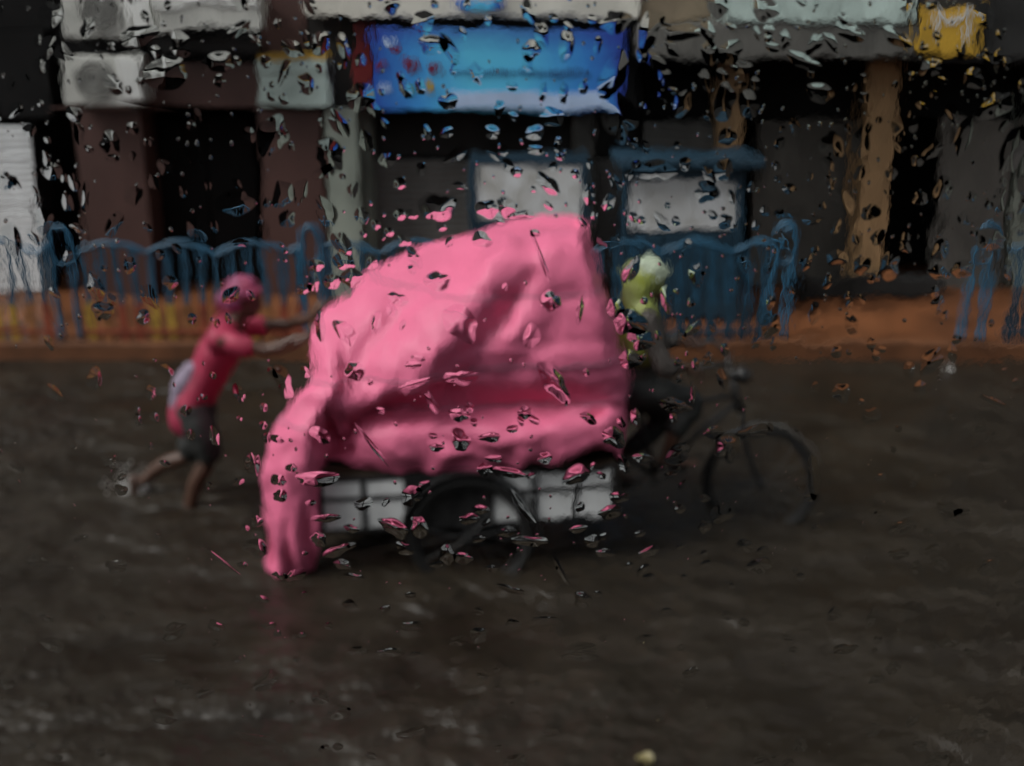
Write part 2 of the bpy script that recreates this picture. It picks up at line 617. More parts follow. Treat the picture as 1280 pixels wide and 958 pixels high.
# the flooded surface: fine grid where it is seen, coarse beyond
def water_sheet():
    xs = [-150, -60, -25, -12] + [-8 + i * 0.08 for i in range(201)] + [12, 25, 60, 150]
    ys = [-120, -40, -10, 0, 2.5] + [3.2 + i * 0.07 for i in range(98)] + [KERB_Y + .02]
    V, F = [], []
    for y in ys:
        for x in xs:
            z = 0.0
            if -8 < x < 8 and 3.2 < y < 9.9:
                z = 0.016 * noise.noise(Vector((x * 1.0, y * 1.9, 0))) + 0.010 * noise.noise(Vector((x * 2.6, y * 4.4, 3))) * (1.5 if y < 5.4 else 1)
                for cx, cy, a in ((1.5, 6.65, .010), (-.3, 6.1, .012), (-2.3, 7.1, .012), (-2.0, 7.0, .01)):
                    d = sqrt((x - cx) ** 2 + (y - cy) ** 2)
                    z += a * sin(d * 13) * math.exp(-d * 1.7)
            V.append((x, y, z))
    nx = len(xs)
    for j in range(len(ys) - 1):
        for i in range(nx - 1):
            F.append((j * nx + i, j * nx + i + 1, (j + 1) * nx + i + 1, (j + 1) * nx + i))
    return pyd('flood_water', V, F, M['water'], None, True)
structure(water_sheet())
structure(box('pavement', -40, 40, KERB_Y + 0.165, 30, -0.5, 0.15, M['pave'], None, 0))
structure(box('kerb', -40, 40, KERB_Y, KERB_Y + 0.16, -0.5, 0.156, M['kerb'], None, 0.02))

# ------------------------------------------------------------------ buildings
XL, XR = -14.0, 14.0
def fx(px, py=250, Y=FAC_Y):
    return W(px, py, Y).x
def fz(py, Y=FAC_Y):
    return W(640, py, Y).z
ZS = 0.15

def shutter(px0, px1, py0, Y, m, parent, pitch=0.062, zb=0.16):
    """roller shutter: one slat object for each slat, sharing one mesh"""
    x0, x1 = fx(px0, py0 + 80, Y), fx(px1, py0 + 80, Y)
    zt = fz(py0, Y)
    n = int((zt - zb) / pitch)
    bm = bmesh.new()
    h = pitch * 0.94
    prof = [(0.0, 0), (-0.010, h * .2), (-0.016, h * .5), (-0.010, h * .8), (0.0, h), (0.014, h), (0.014, 0)]
    L = [bm.verts.new((x0, a, b)) for a, b in prof]
    Rr = [bm.verts.new((x1, a, b)) for a, b in prof]
    k = len(prof)
    for i in range(k):
        bm.faces.new((L[i], L[(i + 1) % k], Rr[(i + 1) % k], Rr[i]))
    bm.faces.new(L[::-1])
    bm.faces.new(Rr)
    first = bmo('slat', bm, m, parent)
    first.location = (0, Y, zb)
    for i in range(1, n):
        c = first.copy()
        COL.objects.link(c)
        c.location = (0, Y + R.uniform(-.002, .002), zb + i * pitch)

# --- left building: brown clad pillars, black doorway, white shutter
b1 = thing('shop_building', 'brown clad shop building with a black doorway and a white roller shutter', 'building', (0, 0, 0))
def P1(name, *a, **k):
    return pbox(name, *a, b1, **k)
P1('pillar', 105, 138, 188, 420, FAC_Y, 0.45, M['brown'])
P1('pillar', 331, 138, 406, 420, FAC_Y, 0.45, M['brown'])
P1('pillar', 411, 138, 452, 420, FAC_Y - .06, 0.4, M['greengrey'])
P1('beam', 181, 80, 331, 137, FAC_Y - .02, 0.5, M['brown'])
P1('beam', 60, 137.5, 180.5, 137.6, FAC_Y, 0.45, M['brown'])
P1('wall', 326, -60, 378, 79, FAC_Y + .03, 0.45, M['brown'])
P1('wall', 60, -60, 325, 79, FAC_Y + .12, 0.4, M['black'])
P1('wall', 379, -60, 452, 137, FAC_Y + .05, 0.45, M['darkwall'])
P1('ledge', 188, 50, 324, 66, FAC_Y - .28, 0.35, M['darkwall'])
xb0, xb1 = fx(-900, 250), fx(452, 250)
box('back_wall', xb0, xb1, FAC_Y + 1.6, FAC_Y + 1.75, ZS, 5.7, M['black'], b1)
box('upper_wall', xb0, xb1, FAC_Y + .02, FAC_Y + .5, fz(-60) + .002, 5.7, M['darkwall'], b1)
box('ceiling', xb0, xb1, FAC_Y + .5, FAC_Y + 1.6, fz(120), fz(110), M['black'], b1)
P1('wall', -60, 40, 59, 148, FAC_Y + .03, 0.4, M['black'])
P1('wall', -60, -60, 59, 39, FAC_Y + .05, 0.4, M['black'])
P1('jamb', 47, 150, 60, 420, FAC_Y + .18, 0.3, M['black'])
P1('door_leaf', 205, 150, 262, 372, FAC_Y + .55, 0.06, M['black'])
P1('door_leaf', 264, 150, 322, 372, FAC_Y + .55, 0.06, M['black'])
shutter(-130, 45, 150, FAC_Y + .06, M['shutter'], b1)
for k in range(4):
    x1_ = fx(-140, 250) - k * 2.6
    box('pillar', x1_ - .55, x1_, FAC_Y, FAC_Y + .45, ZS, fz(40), M['brown'], b1)
    box('wall', x1_ - 2.6, x1_ - .552, FAC_Y + .1, FAC_Y + .3, ZS, fz(40), M['gshutter'], b1)
box('beam', fx(-900), fx(-61, 40), FAC_Y + .02, FAC_Y + .5, fz(40) + .002, fz(-60), M['darkwall'], b1)
box('roof', xb0, xb1, FAC_Y - .1, FAC_Y + 6, 5.702, 5.9, M['darkwall'], b1)
# upper floor windows
for k in range(6):
    x0 = -10.5 + k * 1.5
    wf = box('window', x0, x0 + .9, FAC_Y - .01, FAC_Y + .03, 4.0, 5.1, M['acdark'], b1)
    box('sill', x0 - .06, x0 + .96, FAC_Y - .09, FAC_Y + .018, 3.9, 3.998, M['greywall'], wf)

# --- middle building: under the blue board
b2 = thing('shop_building', 'dark shop front recessed beneath the blue signboard with grey shutters', 'building', (0, 0, 0))
def P2(name, *a, **k):
    return pbox(name, *a, b2, **k)
P2('parapet', 376, -14, 800, 21, FAC_Y - .36, 0.36, M['cream'])
P2('wall', 453, -60, 800, -10, FAC_Y + .02, 0.3, M['darkwall'])
P2('wall', 453, -9, 800, 139, FAC_Y + .06, 0.3, M['darkwall'])
P2('pillar', 715, 140, 742, 420, FAC_Y + .02, 0.35, M['greywall'])
x0, x1 = fx(453.5), fx(800)
box('back_wall', x0, x1, FAC_Y + 1.5, FAC_Y + 1.7, ZS, 5.7, M['black'], b2)
box('upper_wall', x0, x1, FAC_Y + .02, FAC_Y + .5, fz(-60) + .003, 5.7, M['darkwall'], b2)
box('ceiling', x0, x1, FAC_Y + .37, FAC_Y + 1.5, fz(137), fz(128), M['black'], b2)
box('roof', x0, x1, FAC_Y - .1, FAC_Y + 6, 5.702, 5.85, M['darkwall'], b2)
P2('header', 456, 140, 714, 196, FAC_Y + .5, 0.1, M['darkwall'])
P2('header', 743, 140, 799, 196, FAC_Y + .5, 0.1, M['darkwall'])
shutter(456, 588, 198, FAC_Y + .45, M['gshutter'], b2)
shutter(590, 713, 198, FAC_Y + .45, M['gshutter'], b2)
shutter(744, 798, 198, FAC_Y + .45, M['gshutter'], b2)
P2('jamb', 452.8, 140, 470, 420, FAC_Y + .3, 0.3, M['greengrey'])
for k in range(2):
    xw = x0 + .45 + k * 1.3
    wf = box('window', xw, xw + .8, FAC_Y - .01, FAC_Y + .03, 4.0, 5.1, M['acdark'], b2)
    box('sill', xw - .06, xw + .86, FAC_Y - .09, FAC_Y + .018, 3.9, 3.998, M['greywall'], wf)

# --- right building: mint canopy, tan pillars, deep dark veranda
b3 = thing('shop_building', 'weathered building with a pale mint canopy and tan pillars over a dark veranda', 'building', (0, 0, 0))
def P3(name, *a, **k):
    return pbox(name, *a, b3, **k)
P3('canopy', 802, 30, 1142, 74, FAC_Y - .75, 1.05, M['greywall'], bev=.03)
P3('wall', 802, -60, 934, 26, FAC_Y - .3, 0.6, M['beige'])
P3('fascia', 903, -20, 1140, 29, FAC_Y - .78, 0.4, M['mint'], bev=.03)
P3('canopy', 1144, -30, 1900, 76, FAC_Y - .7, 1.0, M['darkwall'], bev=.03)
P3('pillar', 893, 76, 922, 420, FAC_Y + .08, 0.28, M['tan'])
P3('pillar', 1074, 78, 1113, 420, FAC_Y + .04, 0.38, M['tan'])
P3('wall', 940, 150, 1066, 420, FAC_Y + .55, 0.2, M['greywall'])
P3('header', 802, 76, 892, 150, FAC_Y + .4, 0.2, M['black'])
P3('header', 923, 77, 1072, 149, FAC_Y + .5, 0.2, M['black'])
P3('header', 1114, 80, 1900, 149, FAC_Y + .55, 0.2, M['black'])
shutter(803, 892, 152, FAC_Y + .42, M['gshutter'], b3)
P3('wall', 1172, 150, 1258, 420, FAC_Y + .3, 0.2, M['greywall'])
P3('pillar', 1274, 80, 1300, 420, FAC_Y + .3, 0.3, M['greengrey'])
x0, x1 = fx(801), fx(2300)
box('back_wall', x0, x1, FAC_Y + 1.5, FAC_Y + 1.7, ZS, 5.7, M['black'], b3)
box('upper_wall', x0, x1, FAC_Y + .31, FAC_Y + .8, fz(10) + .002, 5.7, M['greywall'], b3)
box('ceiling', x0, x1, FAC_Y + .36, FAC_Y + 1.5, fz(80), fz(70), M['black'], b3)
box('roof', x0, x1, FAC_Y + .2, FAC_Y + 6, 5.702, 5.88, M['greywall'], b3)
for k in range(4):
    xa = fx(1320) + k * 2.2
    box('pillar', xa + 1.6, xa + 1.95, FAC_Y - .1, FAC_Y + .2, ZS, fz(78), M['tan'], b3)
    box('wall', xa, xa + 1.55, FAC_Y + .3, FAC_Y + .5, ZS, fz(150), M['gshutter'], b3)
for k in range(5):
    xw = x0 + .5 + k * 1.6
    wf = box('window', xw, xw + .9, FAC_Y + .29, FAC_Y + .33, 4.0, 5.1, M['acdark'], b3)
    box('sill', xw - .06, xw + .96, FAC_Y + .2, FAC_Y + .308, 3.9, 3.998, M['mint'], wf)
# steps in front of the veranda
P3('step', 1000, 350, 1180, 372, FAC_Y - .12, .3, M['darkwall'])

# --- air conditioners
def ac(px0, py0, px1, py1, label):
    Y = FAC_Y - .36
    x0, x1 = fx(px0, (py0 + py1) / 2, Y), fx(px1, (py0 + py1) / 2, Y)
    z0, z1 = fz(py1, Y), fz(py0, Y)
    t = thing('air_conditioner', label, 'air conditioner', (0, 0, 0), 'air conditioner units on the brown building')
    box('casing', x0, x1, Y, Y + .32, z0, z1, M['acgrey'], t, .02)
    cx, cz, r = x0 + (x1 - x0) * .40, (z0 + z1) / 2, min((z1 - z0) * .40, (x1 - x0) * .3)
    box('side_panel', x0 + (x1 - x0) * .70, x1 - .015, Y - .012, Y + .002, z0 + .02, z1 - .02, M['white'], t, .006)
    bm = bmesh.new()
    bmesh.ops.create_cone(bm, cap_ends=True, segments=28, radius1=r, radius2=r, depth=.015)
    bmesh.ops.rotate(bm, verts=bm.verts, matrix=Matrix.Rotation(pi / 2, 3, 'X'))
    bmesh.ops.translate(bm, verts=bm.verts, vec=(cx, Y - .006, cz))
    g = bmo('fan_grille', bm, M['acdark'], t)
    for q in range(4):
        rr = r * (0.3 + .22 * q)
        bm = bmesh.new()
        pts = [Vector((cx + rr * cos(a * pi / 12), Y - .018, cz + rr * sin(a * pi / 12))) for a in range(25)]
        V, F = tube_geo(pts, [.005] * 25, 5)
        pyd('grille_ring', V, F, M['acgrey'], g)
    for s in (x0 + .12, x1 - .12):
        box('bracket', s - .02, s + .02, Y + .04, FAC_Y + .13, z0 - .05, z0 - .001, M['iron'], t, .004)
    return t
ac(78, 70, 178, 133, 'small grey air conditioner unit hung below a larger one')
ac(76, -22, 192, 48, 'large grey air conditioner unit hung above a smaller one')
# white curved awning box beside it
def awning():
    Y = FAC_Y - .55
    x0, x1 = fx(196, 20, Y), fx(324, 20, Y)
    t = thing('awning', 'white awning box with a curved lower edge above the black doorway', 'awning', (0, 0, 0))
    V, F = [], []
    n = 16
    for i in range(n + 1):
        f = i / n
        x = x0 + (x1 - x0) * f
        zb = fz(36, Y) - .06 * (1 - f) + .05 * sin(pi * f) - .02 * f
        for (y, z) in ((Y, fz(-20, Y)), (Y, zb), (Y + .42, zb), (Y + .42, fz(-20, Y))):
            V.append((x, y, z))
    for i in range(n):
        for k in range(4):
            F.append((i * 4 + k, i * 4 + (k + 1) % 4, i * 4 + 4 + (k + 1) % 4, i * 4 + 4 + k))
    F.append((3, 2, 1, 0))
    F.append((n * 4, n * 4 + 1, n * 4 + 2, n * 4 + 3))
    pyd('hood', V, F, M['acgrey'], t)
    box('hem', x0, x1, Y - .02, Y - .002, fz(8, Y), fz(2, Y), M['white'], t, .004)
    for s in (x0 + .06, x1 - .06):
        box('bracket', s - .02, s + .02, Y + .42, FAC_Y + .13, fz(5, Y), fz(-2, Y), M['iron'], t, .004)
awning()

# --- signs
sg = thing('box_sign', 'pale green box sign with a yellow top edge on the brown pillar', 'sign', (0, 0, 0))
Y = FAC_Y - .2
pbox('face', 322, 75, 409, 134, Y, .2, M['mint'], sg)
pbox('top_edge', 322, 68, 409, 74.6, Y - .005, .2, M['mustard'], sg, bev=.004)
pbox('rim', 325, 92, 406, 94, Y - .006, .005, M['greengrey'], sg, bev=.001)

rs = pbox('red_sign', 441, 28, 464, 137, FAC_Y - .12, .17, M['redsign'])
tag(rs, 'narrow vertical dark red sign beside the blue board', 'sign')

bs = thing('signboard', 'long bright blue shop signboard with pale strip and red flowers', 'sign', (0, 0, 0))
Y = FAC_Y - .42
pbox('board', 467, 37, 782, 139, Y, .12, M['sign'], bs, bev=.01)
for s in (520, 620, 720):
    pbox('bracket', s, 60, s + 6, 66, Y + .121, .34, M['iron'], bs, bev=.002)
pbox('strip', 562, 116, 764, 136, Y - .008, .006, M['signpale'], bs, bev=.001)
def flower(px, py, r, m):
    c = W(px, py, Y - .010)
    V = [Vector((c.x, c.y, c.z))]
    n = 30
    for i in range(n):
        a = 2 * pi * i / n
        rr = r * (0.72 + .28 * abs(sin(a * 2.5)))
        V.append(Vector((c.x + rr * cos(a), c.y + .001, c.z + rr * sin(a))))
    F = [(0, 1 + i, 1 + (i + 1) % n) for i in range(n)]
    F = [f[::-1] for f in F]
    f = pyd('flower', V, F, m, bs)
    return f
for px, py, r, m in ((477, 86, .045, 'signred'), (512, 84, .07, 'signred'), (543, 87, .065, 'signred'),
                     (536, 111, .06, 'signyel'), (512, 115, .05, 'signgrn'), (495, 65, .045, 'signred'), (483, 112, .04, 'signpale'), (485, 55, .05, 'signpale')):
    flower(px, py, r, M[m])
# the board's lettering is too blurred to read: a row of small uneven strokes
bm = bmesh.new()
rr = random.Random(3)
x = 568.0
while x < 735:
    wpx = rr.uniform(3, 7)
    a, b = W(x, 92, Y).x, W(x + wpx, 92, Y).x
    zc = fz(92 + rr.uniform(-1, 1), Y)
    h = rr.uniform(.016, .03)
    addbox(bm, a, b, Y - .012, Y - .004, zc - h, zc + h)
    x += wpx + rr.uniform(2, 5)
bmo('lettering', bm, M['signmark'], bs)

sb = pbox('small_sign', 571, 0, 634, 12, FAC_Y - .40, .035, M['sign'])
tag(sb, 'small blue sign fixed on the cream parapet above the signboard', 'sign')

ys = thing('yellow_sign', 'mustard yellow square sign with a pale letter on the dark canopy', 'sign', (0, 0, 0))
Y = FAC_Y - .78
pbox('board', 1146, 8, 1222, 66, Y, .075, M['mustard'], ys)
fc = bpy.data.curves.new('letter', 'FONT')
fc.body = 'M'
fc.size = .46
fc.extrude = .004
fo = bpy.data.objects.new('letter_raw', fc)
COL.objects.link(fo)
dg = bpy.context.evaluated_depsgraph_get()
lm = bpy.data.meshes.new_from_object(fo.evaluated_get(dg))
bpy.data.objects.remove(fo)
lo = link('letter', lm, M['poster'], ys)
p = W(1163, 52, Y)
lo.location = (p.x, Y - .006, p.z)
lo.rotation_euler = (pi / 2, 0, 0)

# --- notice stalls on the pavement behind the railing
def stall(px0, py0, px1, py1, Y, label, roof):
    x0, x1 = fx(px0, 260, Y), fx(px1, 260, Y)
    zt = fz(py0, Y)
    t = thing('notice_stall', label, 'notice stall', (0, 0, 0), 'blue notice stalls on the pavement')
    for s in (x0, x1 - .07):
        box('post', s, s + .07, Y, Y + .07, ZS, zt, M['dblue'], t, .01)
        box('post', s, s + .07, Y + .5, Y + .57, ZS, zt, M['dblue'], t, .01)
    zb1, zb0 = fz(py0 + (18 if roof else 8), Y), fz(py1, Y)
    box('poster_board', x0 + .072, x1 - .072, Y + .02, Y + .05, zb0, zb1, M['poster'], t, .004)
    box('header', x0 + .072, x1 - .072, Y + .005, Y + .06, zb1 + .002, zt, M['dblue'], t, .006)
    n = max(3, int((x1 - x0) / .28))
    wv = (x1 - x0 - .144) / n
    for i in range(n):
        box('panel', x0 + .072 + i * wv + .006, x0 + .072 + (i + 1) * wv - .006, Y + .01, Y + .05, ZS + .05, zb0 - .03, M['dblue'], t, .01)
    box('side_panel', x0 + .01, x0 + .05, Y + .072, Y + .498, ZS + .05, zt - .1, M['dblue'], t)
    box('side_panel', x1 - .05, x1 - .01, Y + .072, Y + .498, ZS + .05, zt - .1, M['dblue'], t)
    box('back_panel', x0 + .072, x1 - .072, Y + .52, Y + .55, ZS + .05, zt - .02, M['dblue'], t)
    if roof:
        box('roof', x0 - .08, x1 + .10, Y - .14, Y + .66, zt + .002, zt + .09, M['dblue'], t, .02)
    return t
stall(778, 208, 930, 288, 10.75, 'blue notice stall with an overhanging flat roof and white poster', True)
stall(586, 198, 736, 272, 10.85, 'roofless blue notice stall with a grey white poster behind the load', False)

# ------------------------------------------------------------------ blue railings
RY = KERB_Y + 0.09
def hairpin(px_c, parent, lean=0.0, zt=1.17, half=.085, z0=.157):
    x = W(px_c, 360, RY).x
    pts = [(x - half - lean, RY, z0), (x - half - lean * .5, RY, .6), (x - half * .95, RY, zt - .14), (x - half * .6, RY, zt - .03), (x, RY, zt),
           (x + half * .6, RY, zt - .03), (x + half * .95, RY, zt - .14), (x + half - lean * .5, RY, .6), (x + half - lean, RY, z0)]
    tube('post', pts, .027, M['blue'], parent, 8, 5)
    tube('post_collar', [(x - half * .9, RY, zt - .28), (x, RY, zt - .33), (x + half * .9, RY, zt - .28)], .018, M['blue'], parent, 8, 5)

def railing(px0, px1, label, wave=.60, phase=0.0, plain=False):
    x0, x1 = W(px0, 360, RY).x, W(px1, 360, RY).x
    t = thing('railing', label, 'railing', ((x0 + x1) / 2, RY, .156), 'blue railings along the kerb')
    def top(x):
        return .925 + .105 * abs(sin(pi * (x - x0 + phase) / wave)) ** .9
    n = int((x1 - x0) / .035)
    path = [Vector((x0 + (x1 - x0) * i / n, RY, top(x0 + (x1 - x0) * i / n))) for i in range(n + 1)]
    V, F = tube_geo(path, [.021] * (n + 1), 8)
    pyd('top_rail', V, F, M['blue'], t, True)
    box('bottom_rail', x0, x1, RY - .018, RY + .018, .22, .255, M['dblue'] if plain else M['redp'], t, .004)
    nb = max(2, int(round((x1 - x0) / .142)))
    cols = ['yellowp', 'redp', 'yellowp', 'orangep', 'redp']
    bw = .026
    for i in range(nb):
        x = x0 + (i + .5) * (x1 - x0) / nb
        zt = top(x) - .016
        b = box('bar', x - bw, x + bw, RY - .007, RY + .007, .48, zt, M['railbar'], t, .003)
        f = box('bar_foot', x - bw - .012, x + bw + .012, RY - .0095, RY + .0095, .158, .4798, M['dblue'] if plain else M[cols[(i * 3 + int(px0)) % 5]], b, .003)
    return t
rl = []
t = railing(-210, 66, 'blue railing section with painted feet in front of the white shutter')
hairpin(82, t)
t = railing(100, 383, 'blue wavy topped railing section behind the person pushing the cart')
hairpin(392, t)
t = railing(404, 725, 'blue railing section mostly hidden behind the pink load', phase=.1)
t = railing(740, 962, 'blue railing section in front of the notice stall with the roof', plain=True)
hairpin(978, t, .05)
t = railing(1258, 1560, 'blue railing section beyond the gap in the fence', plain=True)
hairpin(1228, t, .09)
for o in list(COL.objects):
    if o.name.startswith('railing'):
        rebase(o)
        for c in o.children:
            pass

# ------------------------------------------------------------------ cargo tricycle
AX_R = Vector((-0.27, 6.55, 0.22))       # rear axle, middle of the cart
YAW = radians(4)
def L(x, y, z):
    """cart coordinates: x forward, y away from the bus, z up"""
    return Vector((AX_R.x + x * cos(YAW) - y * sin(YAW), AX_R.y + x * sin(YAW) + y * cos(YAW), z))

cart = thing('cargo_tricycle', 'dark cargo tricycle with a white panelled bed under the pink tarpaulin', 'tricycle', (0, 0, 0))

def wheel(center, axis_dir, r, parent, spokes=18):
    c = Vector(center)
    d = Vector(axis_dir).normalized()
    a = Vector((0, 0, 1))
    b = d.cross(a).normalized()
    wroot = None
    pts = [c + (a * cos(2 * pi * i / 40) + b * sin(2 * pi * i / 40)) * (r - .018) for i in range(40)]
    def ring(rad, tr, m, nm, par):
        V, F = [], []
        n, sg = 44, 8
        for i in range(n):
            th = 2 * pi * i / n
            u = a * cos(th) + b * sin(th)
            for k in range(sg):
                ph = 2 * pi * k / sg
                V.append(c + u * (rad + tr * cos(ph)) + d * tr * sin(ph))
        for i in range(n):
            for k in range(sg):
                F.append((i * sg + k, ((i + 1) % n) * sg + k, ((i + 1) % n) * sg + (k + 1) % sg, i * sg + (k + 1) % sg))
        return pyd(nm, V, F, m, par, True)
    wroot = ring(r - .022, .022, M['rubber'], 'wheel', parent)
    ring(r - .05, .011, M['iron'], 'rim', wroot)
    V, F = tube_geo([c - d * .05, c + d * .05], [.022, .022], 10)
    pyd('hub', V, F, M['iron'], wroot)
    for i in range(spokes):
        th = 2 * pi * i / spokes
        u = a * cos(th) + b * sin(th)
        V, F = tube_geo([c + u * .02 + d * (.035 if i % 2 else -.035), c + u * (r - .055)], [.0022, .0022], 4)
        pyd('spoke', V, F, M['iron'], wroot)
    return wroot

yl = Vector((-sin(YAW), cos(YAW), 0))
xl = Vector((cos(YAW), sin(YAW), 0))
wheel(L(0, -.55, .21), yl, .34, cart)
wheel(L(0, .55, .21), yl, .34, cart)
steer = radians(14)
fa = Vector((-sin(YAW - steer), cos(YAW - steer), 0))
FW = L(1.76, 0.0, .24)
wheel(FW, fa, .345, cart)

def beam(name, a, b, r, m, parent, seg=8):
    V, F = tube_geo([Vector(a), Vector(b)], [r, r], seg)
    return pyd(name, V, F, m, parent, True)
beam('axle', L(0, -.56, .21), L(0, .56, .21), .02, M['iron'], cart)
# bed, a little nose up
def tilt(x):
    return .022 * x
def Lb(x, y, z):
    return L(x, y, z + tilt(x))
def lbox(name, x0, x1, y0, y1, z0, z1, m, parent, bev=.006):
    bm = bmesh.new()
    addbox(bm, x0, x1, y0, y1, z0, z1, bev)
    for v in bm.verts:
        v.co = Lb(*v.co)
    return bmo(name, bm, m, parent)
BX0, BX1, BY = -.80, .81, .50
for i in range(7):
    y0 = -BY + i * (2 * BY / 7)
    lbox('bed_plank', BX0, BX1, y0 + .004, y0 + 2 * BY / 7 - .004, .545, .58, M['wood'], cart)
for y in (-.3, .3):
    lbox('chassis_rail', BX0, BX1 + .1, y - .025, y + .025, .48, .543, M['iron'], cart)
for y in (-.34, .34):
    for s in (-1, 1):
        beam('strut', L(s * .25, y, .5), L(0, y, .22), .016, M['iron'], cart)
# white side panels with dark bars
def side(yy, sgn):
    n = 7
    w_ = (BX1 - BX0) / n
    for i in range(n):
        x0 = BX0 + i * w_
        for (z0, z1) in ((.268, .43), (.455, .543)):
            lbox('side_panel', x0 + .012, x0 + w_ - .012, yy - .008, yy + .008, z0, z1, M['iron'] if i in (2, 3) else M['cartwhite'], cart, .003)
    for i in range(n + 1):
        x0 = BX0 + i * w_
        lbox('panel_bar', x0 - .014, x0 + .014, yy - .018, yy + .018, .255, .56, M['iron'], cart, .003)
    for z in (.258, .4425, .555):
        lbox('panel_rail', BX0, BX1, yy - .014, yy + .014, z - .011, z + .011, M['iron'], cart, .003)
side(-BY - .01, -1)
side(BY + .01, 1)
for x in (BX0 - .03, BX1 + .016):  # boards added to block light and darken the space under the bed
    lbox('shade_board', x, x + .014, -BY, BY, .26, .54, M['wood'], cart, .003)
for y in (-.3, .3):  # made-up dark bars that deepen the shade beneath the cart
    lbox('shade_bar', -.42, .42, y - .025, y + .025, .30, .335, M['iron'], cart, .004)
# arched mudguard over each rear wheel
for s in (-1, 1):
    V, F = [], []
    for i in range(15):
        th = pi * i / 14
        for dy in (-.035, .035):
            for dr in (0, .006):
                p = L(-(.375 + dr) * cos(th), s * .555 + dy, .21 + (.375 + dr) * sin(th))
                V.append(p)
    for i in range(14):
        k = i * 4
        for q, r_ in ((0, 1), (1, 3), (3, 2), (2, 0)):
            F.append((k + q, k + r_, k + 4 + r_, k + 4 + q))
    pyd('mudguard', V, F, M['iron'], cart, False)
# bicycle front
SX = 1.10
beam('frame_tube', L(.83, 0, .50), L(1.10, 0, .32), .018, M['iron'], cart)
beam('frame_tube', L(1.10, 0, .32), L(1.585, 0, .76), .018, M['iron'], cart)
beam('frame_tube', L(SX - .09, 0, .70), L(1.57, 0, .80), .016, M['iron'], cart)
beam('seat_tube', L(1.12, 0, .32), L(SX - .11, 0, .78), .016, M['iron'], cart)
beam('frame_tube', L(.80, 0, .56), L(SX - .04, 0, .74), .016, M['iron'], cart)
beam('head_tube', L(1.60, 0, .70), L(1.55, 0, .90), .022, M['iron'], cart)
for s in (-1, 1):
    o = fa * (.055 * s)
    tube('fork_blade', [L(1.60, 0, .70) + o * .7, L(1.64, 0, .55) + o, L(1.72, 0, .32) + o, FW + o], .012, M['iron'], cart, 8, 5)
# front mudguard, pale on top
V, F = [], []
for i in range(13):
    th = radians(25 + i * 9.5)
    u = fa.cross(Vector((0, 0, 1))).normalized()
    if u.x < 0:
        u = -u
    for dy in (-.03, .03):
        for dr in (0, .005):
            V.append(FW + u * ((.365 + dr) * cos(th)) + Vector((0, 0, 1)) * ((.365 + dr) * sin(th)) + fa * dy)
for i in range(12):
    k = i * 4
    for q, r_ in ((0, 1), (1, 3), (3, 2), (2, 0)):
        F.append((k + q, k + r_, k + 4 + r_, k + 4 + q))
pyd('mudguard', V, F, M['steel'], cart)
HB = L(1.50, 0, 1.0)
fu = Vector((cos(YAW - steer), sin(YAW - steer), 0))
hbp = [HB - fu * .17 - fa * .27 + Vector((0, 0, .02)), HB - fu * .06 - fa * .25 + Vector((0, 0, .05)), HB + fu * .02 - fa * .1 + Vector((0, 0, .02)), HB + fu * .02 + fa * .1 + Vector((0, 0, .02)),
       HB - fu * .06 + fa * .25 + Vector((0, 0, .05)), HB - fu * .17 + fa * .27 + Vector((0, 0, .02))]
tube('handlebar', hbp, .012, M['iron'], cart, 8, 5)
beam('stem', L(1.55, 0, .90), HB + fu * .02 + Vector((0, 0, .02)), .014, M['steel'], cart)
SAD = L(SX - .12, 0, .80)
fuse('saddle', [chain_geo([(SAD - xl * .12, (.085, .03)), (SAD - xl * .03, (.075, .03)), (SAD + xl * .12, (.03, .022))])], M['rubber'], cart, .012, 4)
PED = L(1.10, 0, .30)
beam('pedal_axle', PED - yl * .09, PED + yl * .09, .012, M['iron'], cart)
for s, q in ((-1, 1), (1, -1)):
    a_ = PED + yl * (.085 * s)
    e_ = a_ + xl * (.13 * q) + Vector((0, 0, .1 * q))
    beam('crank', a_, e_, .010, M['steel'], cart)
    bm = bmesh.new()
    addbox(bm, e_.x - .045, e_.x + .045, e_.y + s * .05 - .045, e_.y + s * .05 + .045, e_.z - .012, e_.z + .012, .004)
    bmo('pedal', bm, M['rubber'], cart)
lampc = HB + fu * .09 + Vector((0, 0, -.07))
fuse('headlamp', [chain_geo([(lampc - fu * .05, .028), (lampc, .05), (lampc + fu * .02, .055)])], M['iron'], cart, .01, 3)

# ------------------------------------------------------------------ the pink tarpaulin
# columns run round the load; each is a list of points from hem to ridge.
def wc(*pts):
    return [Vector(p) for p in pts]
def pc(*pts):
    return [W(*p) for p in pts]
ridge_l, ridge_r = W(585, 290, 6.80), W(722, 281, 6.86)
def rp(f):
    return ridge_l.lerp(ridge_r, f)
cols = []
# rear face (turned away from the camera)
cols.append(wc((-1.06, 6.75, .46), (-1.08, 6.75, .58), (-1.09, 6.75, .74), (-1.06, 6.75, .92), (-1.07, 6.75, 1.08), (-1.03, 6.75, 1.28), (-.78, 6.75, 1.52)) + [rp(0)])
cols.append(wc((-1.10, 6.40, .34), (-1.13, 6.38, .50), (-1.14, 6.36, .68), (-1.09, 6.36, .88), (-1.06, 6.36, 1.06), (-1.02, 6.40, 1.26), (-.80, 6.50, 1.47)) + [rp(0)])
